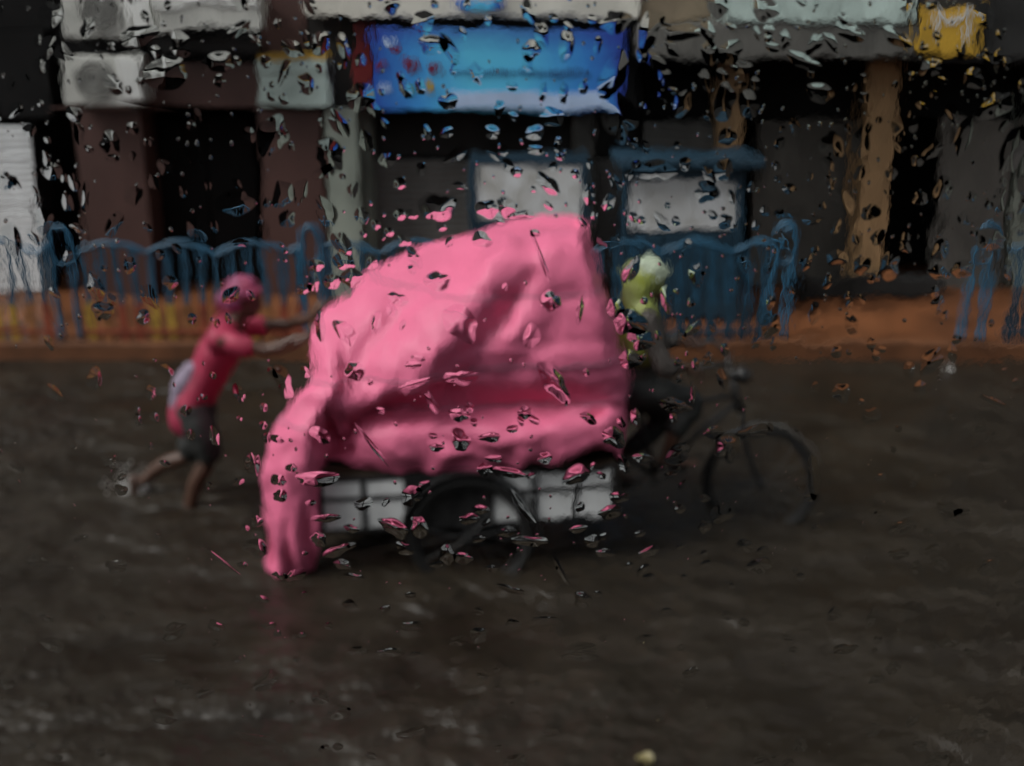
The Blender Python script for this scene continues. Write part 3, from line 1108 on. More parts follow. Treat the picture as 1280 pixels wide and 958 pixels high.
# outer edge of the hanging tail
cols.append(pc((341, 700, 6.02), (338, 640, 6.00), (340, 566, 6.02), (362, 512, 6.10), (394, 468, 6.16), (399, 400, 6.40), (500, 337, 6.58)) + [rp(0)])
cols.append(pc((342, 715, 5.95), (340, 640, 5.93), (347, 560, 5.93), (372, 510, 6.00), (402, 468, 6.04), (408, 402, 6.32), (505, 341, 6.54)) + [rp(.02)])
cols.append(pc((372, 718, 5.92), (370, 640, 5.86), (378, 560, 5.84), (398, 515, 5.92), (418, 476, 5.96), (426, 408, 6.26), (512, 345, 6.50)) + [rp(.04)])
cols.append(pc((394, 713, 5.95), (398, 645, 5.92), (400, 580, 5.94), (410, 530, 6.01), (430, 490, 5.98), (440, 414, 6.22), (522, 346, 6.48)) + [rp(.06)])
cols.append(pc((398, 700, 6.02), (404, 640, 6.03), (406, 588, 6.12), (424, 545, 6.16), (444, 498, 6.00), (458, 418, 6.19), (536, 346, 6.46)) + [rp(.10)])
cols.append(pc((404, 585, 6.12), (410, 575, 6.12), (418, 560, 6.16), (440, 530, 6.16), (458, 496, 6.00), (476, 422, 6.15), (550, 344, 6.44)) + [rp(.14)])
# side facing the bus
cols.append(pc((455, 584, 6.04), (458, 568, 6.01), (462, 545, 6.02), (475, 514, 6.17), (488, 482, 5.98), (514, 410, 6.08), (574, 340, 6.40)) + [rp(.22)])
cols.append(pc((520, 588, 6.02), (522, 568, 5.98), (525, 540, 6.01), (530, 508, 6.17), (540, 470, 6.00), (562, 402, 6.04), (606, 330, 6.30)) + [rp(.36)])
cols.append(pc((590, 586, 6.02), (592, 566, 5.99), (594, 538, 6.01), (596, 505, 6.17), (600, 468, 6.06), (616, 398, 6.10), (640, 324, 6.24)) + [rp(.52)])
cols.append(pc((660, 578, 6.03), (662, 562, 6.00), (664, 538, 6.02), (664, 507, 6.17), (666, 466, 6.06), (670, 392, 6.11), (676, 314, 6.24)) + [rp(.70)])
cols.append(pc((728, 566, 6.06), (730, 552, 6.03), (732, 534, 6.04), (732, 506, 6.16), (732, 462, 6.07), (722, 386, 6.13), (702, 306, 6.28)) + [rp(.90)])
cols.append(pc((762, 556, 6.12), (765, 540, 6.10), (768, 522, 6.10), (769, 500, 6.18), (770, 458, 6.13), (752, 378, 6.18), (722, 300, 6.34)) + [rp(1)])
# front face
cols.append(wc((.61, 6.35, .52), (.62, 6.35, .64), (.625, 6.35, .76), (.62, 6.35, .88), (.625, 6.35, 1.02), (.52, 6.4, 1.38), (.405, 6.55, 1.76)) + [rp(1)])
cols.append(wc((.60, 6.85, .52), (.62, 6.85, .64), (.625, 6.85, .76), (.62, 6.85, .88), (.62, 6.85, 1.02), (.51, 6.85, 1.38), (.40, 6.80, 1.78)) + [rp(1)])
# far side
cols.append(wc((.55, 7.10, .50), (.58, 7.12, .64), (.58, 7.12, .78), (.57, 7.10, .90), (.58, 7.12, 1.04), (.47, 7.05, 1.44), (.36, 7.02, 1.76)) + [rp(.95)])
cols.append(wc((.1, 7.14, .48), (.1, 7.16, .62), (.1, 7.17, .78), (.1, 7.12, .90), (.1, 7.15, 1.06), (.1, 7.10, 1.42), (.15, 7.02, 1.76)) + [rp(.6)])
cols.append(wc((-.4, 7.12, .48), (-.4, 7.14, .62), (-.4, 7.15, .78), (-.4, 7.12, .90), (-.4, 7.15, 1.06), (-.38, 7.10, 1.40), (-.25, 7.02, 1.68)) + [rp(.25)])
cols.append(wc((-.85, 7.08, .46), (-.87, 7.10, .60), (-.88, 7.10, .76), (-.86, 7.06, .90), (-.86, 7.06, 1.06), (-.82, 7.02, 1.28), (-.62, 6.95, 1.55)) + [rp(0)])
cols.append(wc((-1.00, 6.98, .46), (-1.02, 6.98, .60), (-1.03, 6.98, .76), (-1.00, 6.96, .92), (-1.0, 6.95, 1.06), (-.97, 6.93, 1.27), (-.74, 6.88, 1.53)) + [rp(0)])

def build_tarp():
    NV, NH = 12, 10
    nc = len(cols)
    colf = [catmull(c, NV) for c in cols]
    m = len(colf[0])
    rows = []
    for j in range(m):
        ring = [colf[i][j] for i in range(nc)]
        out = []
        for i in range(nc):
            p0, p1, p2, p3 = ring[i - 1], ring[i], ring[(i + 1) % nc], ring[(i + 2) % nc]
            for k in range(NH):
                t = k / NH
                out.append(0.5 * ((2 * p1) + (p2 - p0) * t + (2 * p0 - 5 * p1 + 4 * p2 - p3) * t * t + (3 * p1 - p0 - 3 * p2 + p3) * t ** 3))
        rows.append(out)
    n = len(rows[0])
    # folds: displaced along the local normal
    def nrm(j, i):
        a = rows[j][(i + 1) % n] - rows[j][i - 1]
        b = rows[min(j + 1, m - 1)][i] - rows[max(j - 1, 0)][i]
        c = a.cross(b)
        return c.normalized() if c.length > 1e-9 else Vector((0, 0, 1))
    ctr = Vector((-.2, 6.6, 1.0))
    new = []
    def seg_d(p, a, b):
        ab = b - a
        t = max(0, min(1, (p - a).dot(ab) / ab.length_squared))
        q = p - (a + ab * t)
        side = ab.x * (p.y - a.y) - ab.y * (p.x - a.x)
        return q.length, t, (1 if side > 0 else -1)
    # crease lines seen on the side facing the bus, in (x, z)
    def xz(px, py, Y=6.1):
        q = W(px, py, Y)
        return Vector((q.x, q.z))
    ridges = [(xz(640, 325), xz(520, 470), .045, .07), (xz(520, 470), xz(440, 505), .03, .05), (xz(655, 400), xz(560, 470), .035, .055),
              (xz(575, 300), xz(470, 395), .018, .05), (xz(690, 320), xz(640, 430), .014, .06), (xz(770, 505), xz(715, 520), .022, .035),
              (xz(770, 535), xz(700, 560), .016, .03), (xz(410, 545), xz(470, 520), .028, .035), (xz(372, 560), xz(362, 700), .02, .03),
              (xz(560, 560), xz(700, 530), .012, .03), (xz(450, 420), xz(560, 360), .012, .04)]
    valleys = [(xz(668, 350), xz(560, 490), .042, .055), (xz(540, 480), xz(455, 515), .03, .04), (xz(690, 420), xz(600, 500), .02, .06),
               (xz(420, 570), xz(440, 560), .06, .04), (xz(500, 410), xz(420, 480), .02, .06), (xz(640, 560), xz(540, 540), .014, .03),
               (xz(382, 690), xz(384, 715), .03, .02), (xz(740, 330), xz(770, 450), .012, .03), (xz(350, 640), xz(350, 715), .015, .02)]
    for j in range(m):
        r2 = []
        for i in range(n):
            p = rows[j][i]
            nn = nrm(j, i)
            if nn.dot(p - ctr) < 0:
                nn = -nn
            f = j / (m - 1)
            fade = min(1, (1 - f) * 5)
            d = 0
            q = Vector((p.x * 2.0 + p.z * 1.3, p.y * 2.5, p.z * 2.6 - p.x * 1.5))
            rd = 1 - abs(noise.noise(q * 1.1)) * 2
            d += .015 * rd * fade
            d += .007 * (1 - 2 * abs(noise.noise(q * 2.3 + Vector((5, 1, 2))))) * fade
            q3 = Vector((p.x * 3.2 + p.z * 3.0, p.y * 4, p.z * 1.5 - p.x * 1.2))
            d += .011 * (1 - abs(noise.noise(q3 * 1.5)) * 2) ** 3 * fade
            d += .003 * (1 - 2 * abs(noise.noise(q * 5.0))) * fade
            if p.x < -.98 and p.z < .55:
                # pleats of the hanging tail
                d += .022 * sin(p.x * 62 + p.y * 40 + 2 * noise.noise(p * 4)) * min(1, (.55 - p.z) * 4)
            # gathered folds at the hem
            if f < .35:
                d += .014 * (1 - f / .35) * sin((p.x * 1.0 + p.y) * 26 + 3 * noise.noise(p * 3))
            # rope pinches
            for zz in (.905, 1.12, 1.28, 1.52):
                d -= .012 * math.exp(-((p.z - zz + .02 * noise.noise(p * 2)) / .022) ** 2) * (1 if p.x > -.25 else .15)
            if p.y < 6.5:
                s = Vector((p.x, p.z))
                for a, b, h, wd in ridges:
                    dd, tt, sd_ = seg_d(s, a, b)
                    d += h * math.exp(-(dd / wd) ** 2)
                for a, b, h, wd in valleys:
                    dd, tt, sd_ = seg_d(s, a, b)
                    d -= h * math.exp(-(dd / wd) ** 2)
            e = p + nn * d
            if j < 6:
                # ragged hem
                e.z += (.022 * noise.noise(Vector((p.x * 9, p.y * 9, 1))) + .012 * noise.noise(Vector((p.x * 30, p.y * 30, 1)))) * (1 - j / 6)
            r2.append(e)
        new.append(r2)
    V, F = [], []
    for j in range(m):
        V += new[j]
    for j in range(m - 1):
        for i in range(n):
            F.append((j * n + i, j * n + (i + 1) % n, (j + 1) * n + (i + 1) % n, (j + 1) * n + i))
    o = pyd('tarpaulin', V, F, M['tarp'], None, True)
    bm = bmesh.new()
    bm.from_mesh(o.data)
    bmesh.ops.remove_doubles(bm, verts=bm.verts, dist=.0004)
    bmesh.ops.recalc_face_normals(bm, faces=bm.faces)
    bm.to_mesh(o.data)
    bm.free()
    for p in o.data.polygons:
        p.use_smooth = True
    so_ = o.modifiers.new('thickness', 'SOLIDIFY')
    so_.thickness = .004
    so_.offset = -1
    return o, new
tarp, trows = build_tarp()
tag(tarp, 'bright pink plastic tarpaulin wrapped over a tall load, one corner trailing in the water', 'tarpaulin')

# ropes tied round the load, following the sheet
def rope(zz, label, drop=0.0):
    pts = []
    n = len(trows[0])
    for i in range(n):
        best = None
        for j in range(len(trows) - 1):
            a, b = trows[j][i], trows[j + 1][i]
            tz = zz + drop * (a.x)
            if (a.z - tz) * (b.z - tz) <= 0:
                f = (tz - a.z) / (b.z - a.z) if abs(b.z - a.z) > 1e-6 else 0
                best = a.lerp(b, f)
                break
        if best is not None:
            c = Vector((-.2, 6.6, best.z))
            dd = (best - c).normalized()
            pts.append(best + dd * .004)
    # smooth along the rope
    for _ in range(3):
        k = len(pts)
        pts = [(pts[i - 1] + pts[i] * 2 + pts[(i + 1) % k]) / 4 for i in range(k)]
    pts = [p for p in pts]
    pts.append(pts[0].copy())
    V, F = tube_geo(pts, [.004] * len(pts), 6)
    o = pyd('rope', V, F, M['rope'], None, True)
    tag(o, label, 'rope', 'ropes tied round the pink load')
rope(1.52, 'thin grey rope tied highest round the pink load', .0)
rope(1.14, 'thin grey rope tied at middle height round the pink load', .05)
rope(.91, 'thin grey rope tied lowest round the pink load', .03)

# ------------------------------------------------------------------ people
def hand_geo(wrist, fdir, pdir, sdir, s=1.0, curl=.25):
    """palm and five fingers. fdir: along the fingers, pdir: out of the palm, sdir: towards the thumb"""
    wv, f, p, d = Vector(wrist), Vector(fdir).normalized(), Vector(pdir).normalized(), Vector(sdir).normalized()
    g = [chain_geo([(wv, (.022 * s, .026 * s)), (wv + f * .045 * s, (.016 * s, .036 * s)), (wv + f * .085 * s, (.014 * s, .038 * s))], 3, 10)]
    for k, (off, ln) in enumerate(((.028, .072), (.010, .08), (-.010, .075), (-.028, .058))):
        b = wv + f * .08 * s + d * off * s
        m1 = b + f * ln * .5 * s + p * curl * .01 * s
        e = b + f * ln * (1 - .2 * curl) * s + p * ln * curl * .6 * s
        g.append(chain_geo([(b, .0095 * s), (m1, .009 * s), (e, .008 * s)], 2, 8))
    b = wv + f * .03 * s + d * .028 * s
    g.append(chain_geo([(b, .012 * s), (b + f * .03 * s + d * .028 * s, .0105 * s), (b + f * .062 * s + d * .036 * s + p * .012 * s, .009 * s)], 2, 8))
    return g

def head_geo(c, fwd, up, s=1.0):
    c, f, u = Vector(c), Vector(fwd).normalized(), Vector(up).normalized()
    u = (u - f * u.dot(f)).normalized()
    r = f.cross(u)
    rot = Matrix((f, r, u)).transposed()
    def P(a, b, d):
        return c + (f * a + r * b + u * d) * s
    g = [ball_geo(P(-.01, 0, .03), (.098 * s, .078 * s, .10 * s), 16, 10, rot),
         ball_geo(P(.025, 0, -.045), (.068 * s, .058 * s, .07 * s), 14, 8, rot),
         chain_geo([(P(.088, 0, .015), .010 * s), (P(.102, 0, -.012), .013 * s), (P(.10, 0, -.022), .013 * s)], 2, 8),
         chain_geo([(P(.075, -.045, .035), .011 * s), (P(.086, 0, .036), .012 * s), (P(.075, .045, .035), .011 * s)], 2, 8),
         chain_geo([(P(.078, -.022, -.055), .008 * s), (P(.088, 0, -.053), .010 * s), (P(.078, .022, -.055), .008 * s)], 2, 8),
         ball_geo(P(.055, 0, -.092), (.03 * s, .03 * s, .022 * s), 10, 6, rot)]
    for b in (-1, 1):
        g.append(chain_geo([(P(-.005, b * .078, .02), .012 * s), (P(-.012, b * .086, .0), .013 * s), (P(-.002, b * .08, -.028), .010 * s)], 2, 8))
    return g, P, rot

# --- the person pushing from behind
def pusher():
    Y0 = 6.98
    t = thing('person', 'person in crimson shirt and pink headscarf leaning to push the loaded tricycle', 'person', (-2.1, Y0, -.15))
    hipc = Vector((-1.94, Y0, .66))
    belly = Vector((-1.87, Y0, .80))
    chest = Vector((-1.76, Y0, .99))
    neckb = Vector((-1.67, Y0, 1.13))
    hd = Vector((-1.585, Y0 - .01, 1.30))
    g = [chain_geo([(hipc, (.145, .11)), (belly, (.125, .10)), (chest, (.155, .115)), (neckb + Vector((-.02, 0, -.01)), (.12, .075))]),
         chain_geo([(neckb + Vector((-.02, 0, -.02)), .055), (hd + Vector((-.03, 0, -.07)), .05)], 3, 12)]
    hg, P, rot = head_geo(hd, (1, -.08, -.35), (.3, 0, 1), .9)
    g += hg
    # legs (the trailing foot is lifted behind)
    kF, aF = Vector((-1.86, Y0 - .10, .33)), Vector((-2.02, Y0 - .10, -.05))
    g.append(chain_geo([(hipc + Vector((0, -.085, -.02)), .082), ((hipc + kF) / 2 + Vector((.01, -.06, 0)), .072), (kF, .052), ((kF + aF) / 2 + Vector((-.01, 0, .02)), .048), (aF, .034)]))
    g.append(chain_geo([(aF + Vector((-.03, 0, -.05)), (.034, .03)), (aF + Vector((.08, -.01, -.075)), (.040, .024)), (aF + Vector((.15, -.015, -.085)), (.036, .016))], 3, 10))
    kB, aB = Vector((-2.02, Y0 + .10, .28)), Vector((-2.36, Y0 + .12, .075))
    g.append(chain_geo([(hipc + Vector((-.01, .085, -.02)), .082), ((hipc + kB) / 2 + Vector((.02, .06, 0)), .072), (kB, .052), ((kB + aB) / 2 + Vector((-.01, 0, .02)), .048), (aB, .034)]))
    g.append(chain_geo([(aB + Vector((-.05, 0, .02)), (.034, .03)), (aB + Vector((-.05, 0, -.07)), (.040, .024)), (aB + Vector((.0, 0, -.135)), (.036, .016))], 3, 10))
    # arms reach the sheet
    sn, sf = neckb + Vector((-.045, -.19, -.035)), neckb + Vector((-.045, .19, -.035))
    en, wn = Vector((-1.43, Y0 - .22, 1.045)), Vector((-1.195, Y0 - .24, 1.13))
    ef, wf = Vector((-1.40, Y0 + .16, 1.10)), Vector((-1.185, Y0 + .02, 1.19))
    g.append(chain_geo([(sn, .056), ((sn + en) / 2, .045), (en, .037), ((en + wn) / 2, .035), (wn, .026)]))
    g.append(chain_geo([(sf, .056), ((sf + ef) / 2, .045), (ef, .037), ((ef + wf) / 2, .035), (wf, .026)]))
    g += hand_geo(wn + Vector((-.008, 0, 0)), (.72, 0, .7), (1, 0, -.3), (0, .9, .2), 1.0, .2)
    g += hand_geo(wf + Vector((-.008, 0, 0)), (.72, 0, .7), (1, 0, -.3), (0, -.9, .2), 1.0, .2)
    fuse('body', g, M['skin'], t, .0075, 3)
    for b in (-1, 1):
        V, F = ball_geo(P(.078, b * .030, .012), (.011, .011, .011), 8, 6)
        pyd('eye', V, F, M['eye'], t, True)
    # shirt: loose and long, with short sleeves
    sh = [chain_geo([(hipc + Vector((-.035, 0, -.10)), (.185, .135)), (hipc + Vector((0, 0, .02)), (.175, .13)), (belly, (.155, .118)), (chest, (.175, .128)), (neckb + Vector((-.035, 0, -.02)), (.14, .078))], 5, 20),
          chain_geo([(sn + Vector((-.02, .03, 0)), .075), ((sn + en) / 2 + Vector((0, 0, -.01)), .068)], 4, 12),
          chain_geo([(sf + Vector((-.02, -.03, 0)), .075), ((sf + ef) / 2 + Vector((0, 0, -.01)), .068)], 4, 12)]
    sh.append(chain_geo([(sn + Vector((-.01, .02, .0)), .082), (neckb + Vector((-.045, 0, -.015)), .088), (sf + Vector((-.01, -.02, .0)), .082)], 4, 14))
    fuse('shirt', sh, M['shirt'], t, .012, 4, .012, 7, (1, 1, .6))
    # pale cloth hanging at the back of the waist
    cl = [chain_geo([(hipc + Vector((.01, -.08, .22)), (.05, .05)), (hipc + Vector((-.045, -.085, .12)), (.06, .075)), (hipc + Vector((-.085, -.08, -.01)), (.045, .055))], 5, 12)]
    fuse('waist_cloth', cl, M['lilac'], t, .012, 4, .010, 9)
    st = [chain_geo([(hipc + Vector((0, 0, .03)), (.165, .13)), (hipc + Vector((-.01, 0, -.08)), (.165, .13))], 4, 16),
          chain_geo([(hipc + Vector((0, -.085, -.04)), .112), ((hipc + kF) / 2 + Vector((.01, -.06, 0)), .102), (kF + Vector((0, 0, .03)), .088)], 5, 14),
          chain_geo([(hipc + Vector((0, .085, -.04)), .112), ((hipc + kB) / 2 + Vector((.02, .06, 0)), .102), (kB + Vector((0, 0, .03)), .088)], 5, 14)]
    fuse('shorts', st, M['shorts'], t, .012, 4, .008, 9)
    # headscarf wound over the crown, knot behind
    sc = [ball_geo(P(-.032, 0, .05), (.10, .085, .082), 18, 12, rot),
          ball_geo(P(-.06, 0, -.02), (.075, .093, .09), 16, 10, rot),
          chain_geo([(P(.055, -.062, .062), .016), (P(.074, 0, .085), .016), (P(.055, .062, .062), .016), (P(-.05, .088, .03), .02), (P(-.12, .035, -.01), .024), (P(-.12, -.035, -.01), .024), (P(-.05, -.088, .03), .02), (P(.055, -.062, .062), .016)], 5, 10),
          chain_geo([(P(-.13, 0, -.02), .035), (P(-.15, 0, -.08), .03), (P(-.13, 0, -.13), .022)], 4, 10)]
    fuse('headscarf', sc, M['scarf'], t, .009, 3, .006, 16)
    rebase(t)
pusher()

# --- the rider in front of the load
def rider():
    t = thing('person', 'rider in a lime green rain hood sitting on the tricycle before the load', 'person', (.82, 6.66, -.1))
    hip = SAD + Vector((-.02, 0, .085))
    belly = hip + Vector((.03, 0, .16))
    chest = hip + Vector((.055, 0, .32))
    neckb = hip + Vector((.065, 0, .44))
    hd = hip + Vector((.085, 0, .58))
    g = [chain_geo([(hip, (.15, .12)), (belly, (.13, .105)), (chest, (.16, .12)), (neckb, (.12, .075))]),
         chain_geo([(neckb + Vector((0, 0, -.02)), .055), (hd + Vector((-.02, 0, -.07)), .05)], 3, 12)]
    hg, P, rot = head_geo(hd, (1, -.1, -.12), (.1, 0, 1), 1.0)
    g += hg
    arms, legs = [], []
    for s in (-1, 1):
        sh = neckb + Vector((-.01, s * .185, -.04))
        grip = hbp[0] if s < 0 else hbp[-1]
        grip = grip + fu * .03
        el = (sh + grip) / 2 + Vector((-.04, s * .07, -.10))
        wr = grip + (el - grip).normalized() * .085 + Vector((0, 0, .02))
        g.append(chain_geo([(sh, .055), ((sh + el) / 2, .046), (el, .038), ((el + wr) / 2, .035), (wr, .027)]))
        fd = (grip - wr).normalized()
        g += hand_geo(wr - fd * .005, fd, (0, 0, -1), (0, -s, .1), .95, .75)
        arms.append((sh, el, wr))
        a_ = PED + yl * (.085 * s)
        q = 1 if s < 0 else -1
        foot = a_ + xl * (.13 * q) + Vector((0, s * .05, .1 * q + .04))
        hj = hip + Vector((0.02, s * .09, -.02))
        kn = Vector(((hj.x + foot.x) / 2 + .20, hj.y + s * .03, (hj.z + foot.z) / 2 + .12 + .04 * q))
        an = foot + Vector((-.06, 0, .06))
        g.append(chain_geo([(hj, .085), ((hj + kn) / 2, .074), (kn, .055), ((kn + an) / 2 + Vector((-.015, 0, 0)), .05), (an, .034)]))
        g.append(chain_geo([(an + Vector((-.03, 0, -.04)), (.034, .03)), (foot + Vector((.03, 0, .0)), (.04, .022)), (foot + Vector((.11, 0, -.005)), (.036, .016))], 3, 10))
        legs.append((hj, kn, an))
    fuse('body', g, M['skin'], t, .0075, 3)
    for b in (-1, 1):
        V, F = ball_geo(P(.078, b * .030, .012), (.011, .011, .011), 8, 6)
        pyd('eye', V, F, M['eye'], t, True)
    shp = [chain_geo([(hip + Vector((0, 0, -.04)), (.175, .145)), (belly, (.155, .13)), (chest, (.185, .145)), (neckb, (.135, .085))], 5, 18)]
    for sh, el, wr in arms:
        shp.append(chain_geo([(sh, .075), ((sh + el) / 2, .062), (el, .054), ((el + wr) / 2, .048)], 4, 12))
    fuse('shirt', shp, M['dkshirt'], t, .012, 4, .009, 8)
    tr = [chain_geo([(hip + Vector((0, 0, .02)), (.168, .135)), (hip + Vector((.02, 0, -.05)), (.17, .13))], 4, 14)]
    for hj, kn, an in legs:
        tr.append(chain_geo([(hj, .108), ((hj + kn) / 2, .094), (kn, .075), ((kn + an) / 2 + Vector((-.015, 0, 0)), .066)], 4, 12))
    fuse('trousers', tr, M['shorts'], t, .012, 4, .008, 9)
    # hood and shoulder cape
    hood = [ball_geo(P(-.03, 0, .045), (.13, .112, .115), 18, 12, rot),
            chain_geo([(P(-.055, 0, -.01), (.12, .105)), (P(-.06, 0, -.10), (.115, .10)), (neckb + Vector((-.03, 0, .0)), (.165, .11)), (neckb + Vector((-.035, 0, -.09)), (.215, .14)), (neckb + Vector((-.04, 0, -.19)), (.225, .155))], 5, 18)]
    fuse('rain_hood', hood, M['limehood'], t, .011, 4, .009, 9)
    br = [chain_geo([(P(.035, -.098, .055), .014), (P(.095, -.05, .09), .015), (P(.108, 0, .10), .015), (P(.095, .05, .09), .015), (P(.035, .098, .055), .014)], 5, 10),
          ball_geo(P(-.005, 0, .095), (.118, .108, .075), 16, 8, rot)]
    fuse('hood_brim', br, M['paleclo'], t, .009, 3, .005, 12)
    rebase(t)
rider()

# ------------------------------------------------------------------ splashes and litter
def splash(px, py, rx, ry, h, n, label, seed):
    rr = random.Random(seed)
    c = G(px, py)
    geos = []
    for i in range(n):
        a = rr.uniform(0, 2 * pi)
        q = sqrt(rr.random())
        b = c + Vector((rx * q * cos(a), ry * q * sin(a), 0))
        hh = h * rr.uniform(.25, 1) * (1 - .5 * q)
        tip = b + Vector((rr.uniform(-.5, .5) * hh, rr.uniform(-.4, .4) * hh, hh))
        geos.append(chain_geo([(b + Vector((0, 0, -.01)), .02), ((b + tip) / 2, .011), (tip, .006)], 2, 6))
        for k in range(3):
            e = tip + Vector((rr.gauss(0, .05), rr.gauss(0, .05), abs(rr.gauss(0, .05))))
            s = rr.uniform(.003, .008)
            geos.append(ball_geo(e, (s, s, s), 6, 4))
    V, F = [], []
    for v, f in geos:
        b = len(V)
        V += v
        F += [tuple(i + b for i in q) for q in f]
    o = pyd('water_splash', V, F, M['foam'], None, True)
    tag(o, label, 'splash', 'splashes of flood water')
splash(166, 612, .10, .08, .10, 26, "white splash kicked up by the pushing person's trailing foot", 1)
splash(1188, 460, .06, .03, .018, 5, 'small pale splash at the kerb by the fence gap', 4)
def scrap(px, py, s, m, label):
    c = G(px, py, .012)
    V, F = [], []
    n = 14
    for k, z in enumerate((0, .012)):
        for i in range(n):
            a = 2 * pi * i / n
            q = s * (1 + .3 * noise.noise(Vector((cos(a) * 2, sin(a) * 2, px))))
            V.append((c.x + q * 1.3 * cos(a), c.y + q * sin(a), c.z + z + .01 * sin(2 * a)))
    F = [(i, (i + 1) % n, n + (i + 1) % n, n + i) for i in range(n)] + [tuple(reversed(range(n))), tuple(range(n, 2 * n))]
    o = pyd('floating_scrap', V, F, m, None)
    tag(o, label, 'scrap')
scrap(806, 949, .028, M['yscrap'], 'small yellowish scrap floating on the muddy water')

# ------------------------------------------------------------------ the bus around the camera and its wet window
bus = thing('bus', 'bus with a dark interior and a rain covered side window', 'bus', (0, 0, 0))
PT = .005
WX0, WX1, WZ0, WZ1 = -1.15, 1.15, 2.46, 3.42
for (a, b, c, d, nm) in ((-5, 5, .35, WZ0 - .03, 'side_wall'), (-5, 5, WZ1 + .03, 3.78, 'side_wall'),
                         (-5, WX0 - .03, WZ0 - .0298, WZ1 + .0298, 'window_pillar'), (WX1 + .03, 5, WZ0 - .0298, WZ1 + .0298, 'window_pillar')):
    box(nm, a, b, PANE_Y - .03, PANE_Y + .02, c, d, M['busext'], bus, 0)
    box('lining', a, b, PANE_Y - .05, PANE_Y - .032, c, d, M['busint'], bus, 0)
box('roof', -5, 5, -1.95, PANE_Y + .02, 3.782, 3.84, M['busint'], bus, 0)
box('floor', -5, 5, -1.95, PANE_Y - .052, 1.20, 1.30, M['busint'], bus, 0)
box('far_wall', -5, 5, -2.0, -1.952, .35, 3.84, M['busint'], bus, 0)
box('end_wall', -5.05, -5.002, -2.0, PANE_Y + .02, .35, 3.84, M['busint'], bus, 0)
box('end_wall', 5.002, 5.05, -2.0, PANE_Y + .02, .35, 3.84, M['busint'], bus, 0)
for (a, b, c, d) in ((WX0 - .03, WX1 + .03, WZ0 - .03, WZ0), (WX0 - .03, WX1 + .03, WZ1, WZ1 + .03), (WX0 - .03, WX0, WZ0, WZ1), (WX1, WX1 + .03, WZ0, WZ1)):
    box('window_seal', a + .0005, b - .0005, PANE_Y - .02, PANE_Y + .012, c + .0003, d - .0003, M['rubber'], bus, 0)
box('window_pane', WX0, WX1, PANE_Y - PT, PANE_Y, WZ0, WZ1, M['pane'], bus, 0)
pane = bpy.data.objects['window_pane']
pane.data.materials.append(M['wetpane'])
for p_ in pane.data.polygons:
    if p_.normal.y > .5:
        p_.material_index = 1

DY = PANE_Y + .0006
def drop_geo(px, py, wpx, hpx, ang, rr, flat=.24, rough=.16, lob=0):
    """a lens of water on the outer face: flat back on the glass, domed and lumpy outside"""
    c = W(px, py, DY)
    k = DY / (CP * 1.0) / FPX * 1.03
    a, b = wpx * .5 * k, hpx * .5 * k
    ns, nr = (28, 9) if max(wpx, hpx) < 20 else (40, 12)
    ph = [rr.uniform(0, 2 * pi) for _ in range(6)]
    am = [rough * rr.uniform(.3, 1) / (1 + .75 * i) for i in range(6)]
    ca, sa = cos(ang), sin(ang)
    seed = rr.uniform(0, 100)
    def rad(th):
        return max(.35, 1 + sum(am[i] * cos((i + 1) * th + ph[i]) for i in range(6)))
    pw = rr.choice((1.1, 1.35, 1.6, 1.8, 2.0))
    H = flat * min(a, b) * (.7 + .45 * pw) * rr.uniform(.7, 1.2)
    ox, oz = rr.uniform(-.18, .18), -.15 + rr.uniform(-.12, .12)
    V = []
    def pt(rho, th, y):
        q = rho * rad(th)
        x, z = q * cos(th) * a, q * sin(th) * b
        return Vector((x * ca - z * sa, y, x * sa + z * ca))
    V.append(pt(0, 0, 0))
    for j in range(1, nr + 1):
        rho = sin(.5 * pi * j / nr)
        for i in range(ns):
            th = 2 * pi * i / ns
            V.append(pt(rho, th, 0))
    for v in V:
        pass
    out = []
    idx = 0
    out.append((V[0], 1.0))
    for j in range(1, nr + 1):
        rho = sin(.5 * pi * j / nr)
        for i in range(ns):
            th = 2 * pi * i / ns
            f = max(0, 1 - rho * rho) ** pw
            out.append((V[1 + (j - 1) * ns + i], f))
    VV = []
    for v, f in out:
        bumpy = 1 + .22 * noise.noise(Vector((v.x * 260 + seed, v.z * 260, seed)))
        skew = 1 + (ox * v.x / max(a, 1e-5) + oz * v.z / max(b, 1e-5)) * 1.0
        VV.append(Vector((c.x + v.x, DY + H * f * bumpy * max(.4, skew), c.z + v.z)))
    F = []
    for i in range(ns):
        F.append((0, 1 + i, 1 + (i + 1) % ns))
    for j in range(nr - 1):
        for i in range(ns):
            F.append((1 + j * ns + i, 1 + (j + 1) * ns + i, 1 + (j + 1) * ns + (i + 1) % ns, 1 + j * ns + (i + 1) % ns))
    # flat back
    base = len(VV)
    VV += [VV[1 + (nr - 1) * ns + i].copy() for i in range(ns)]
    F.append(tuple(base + i for i in range(ns))[::-1])
    return VV, F, c

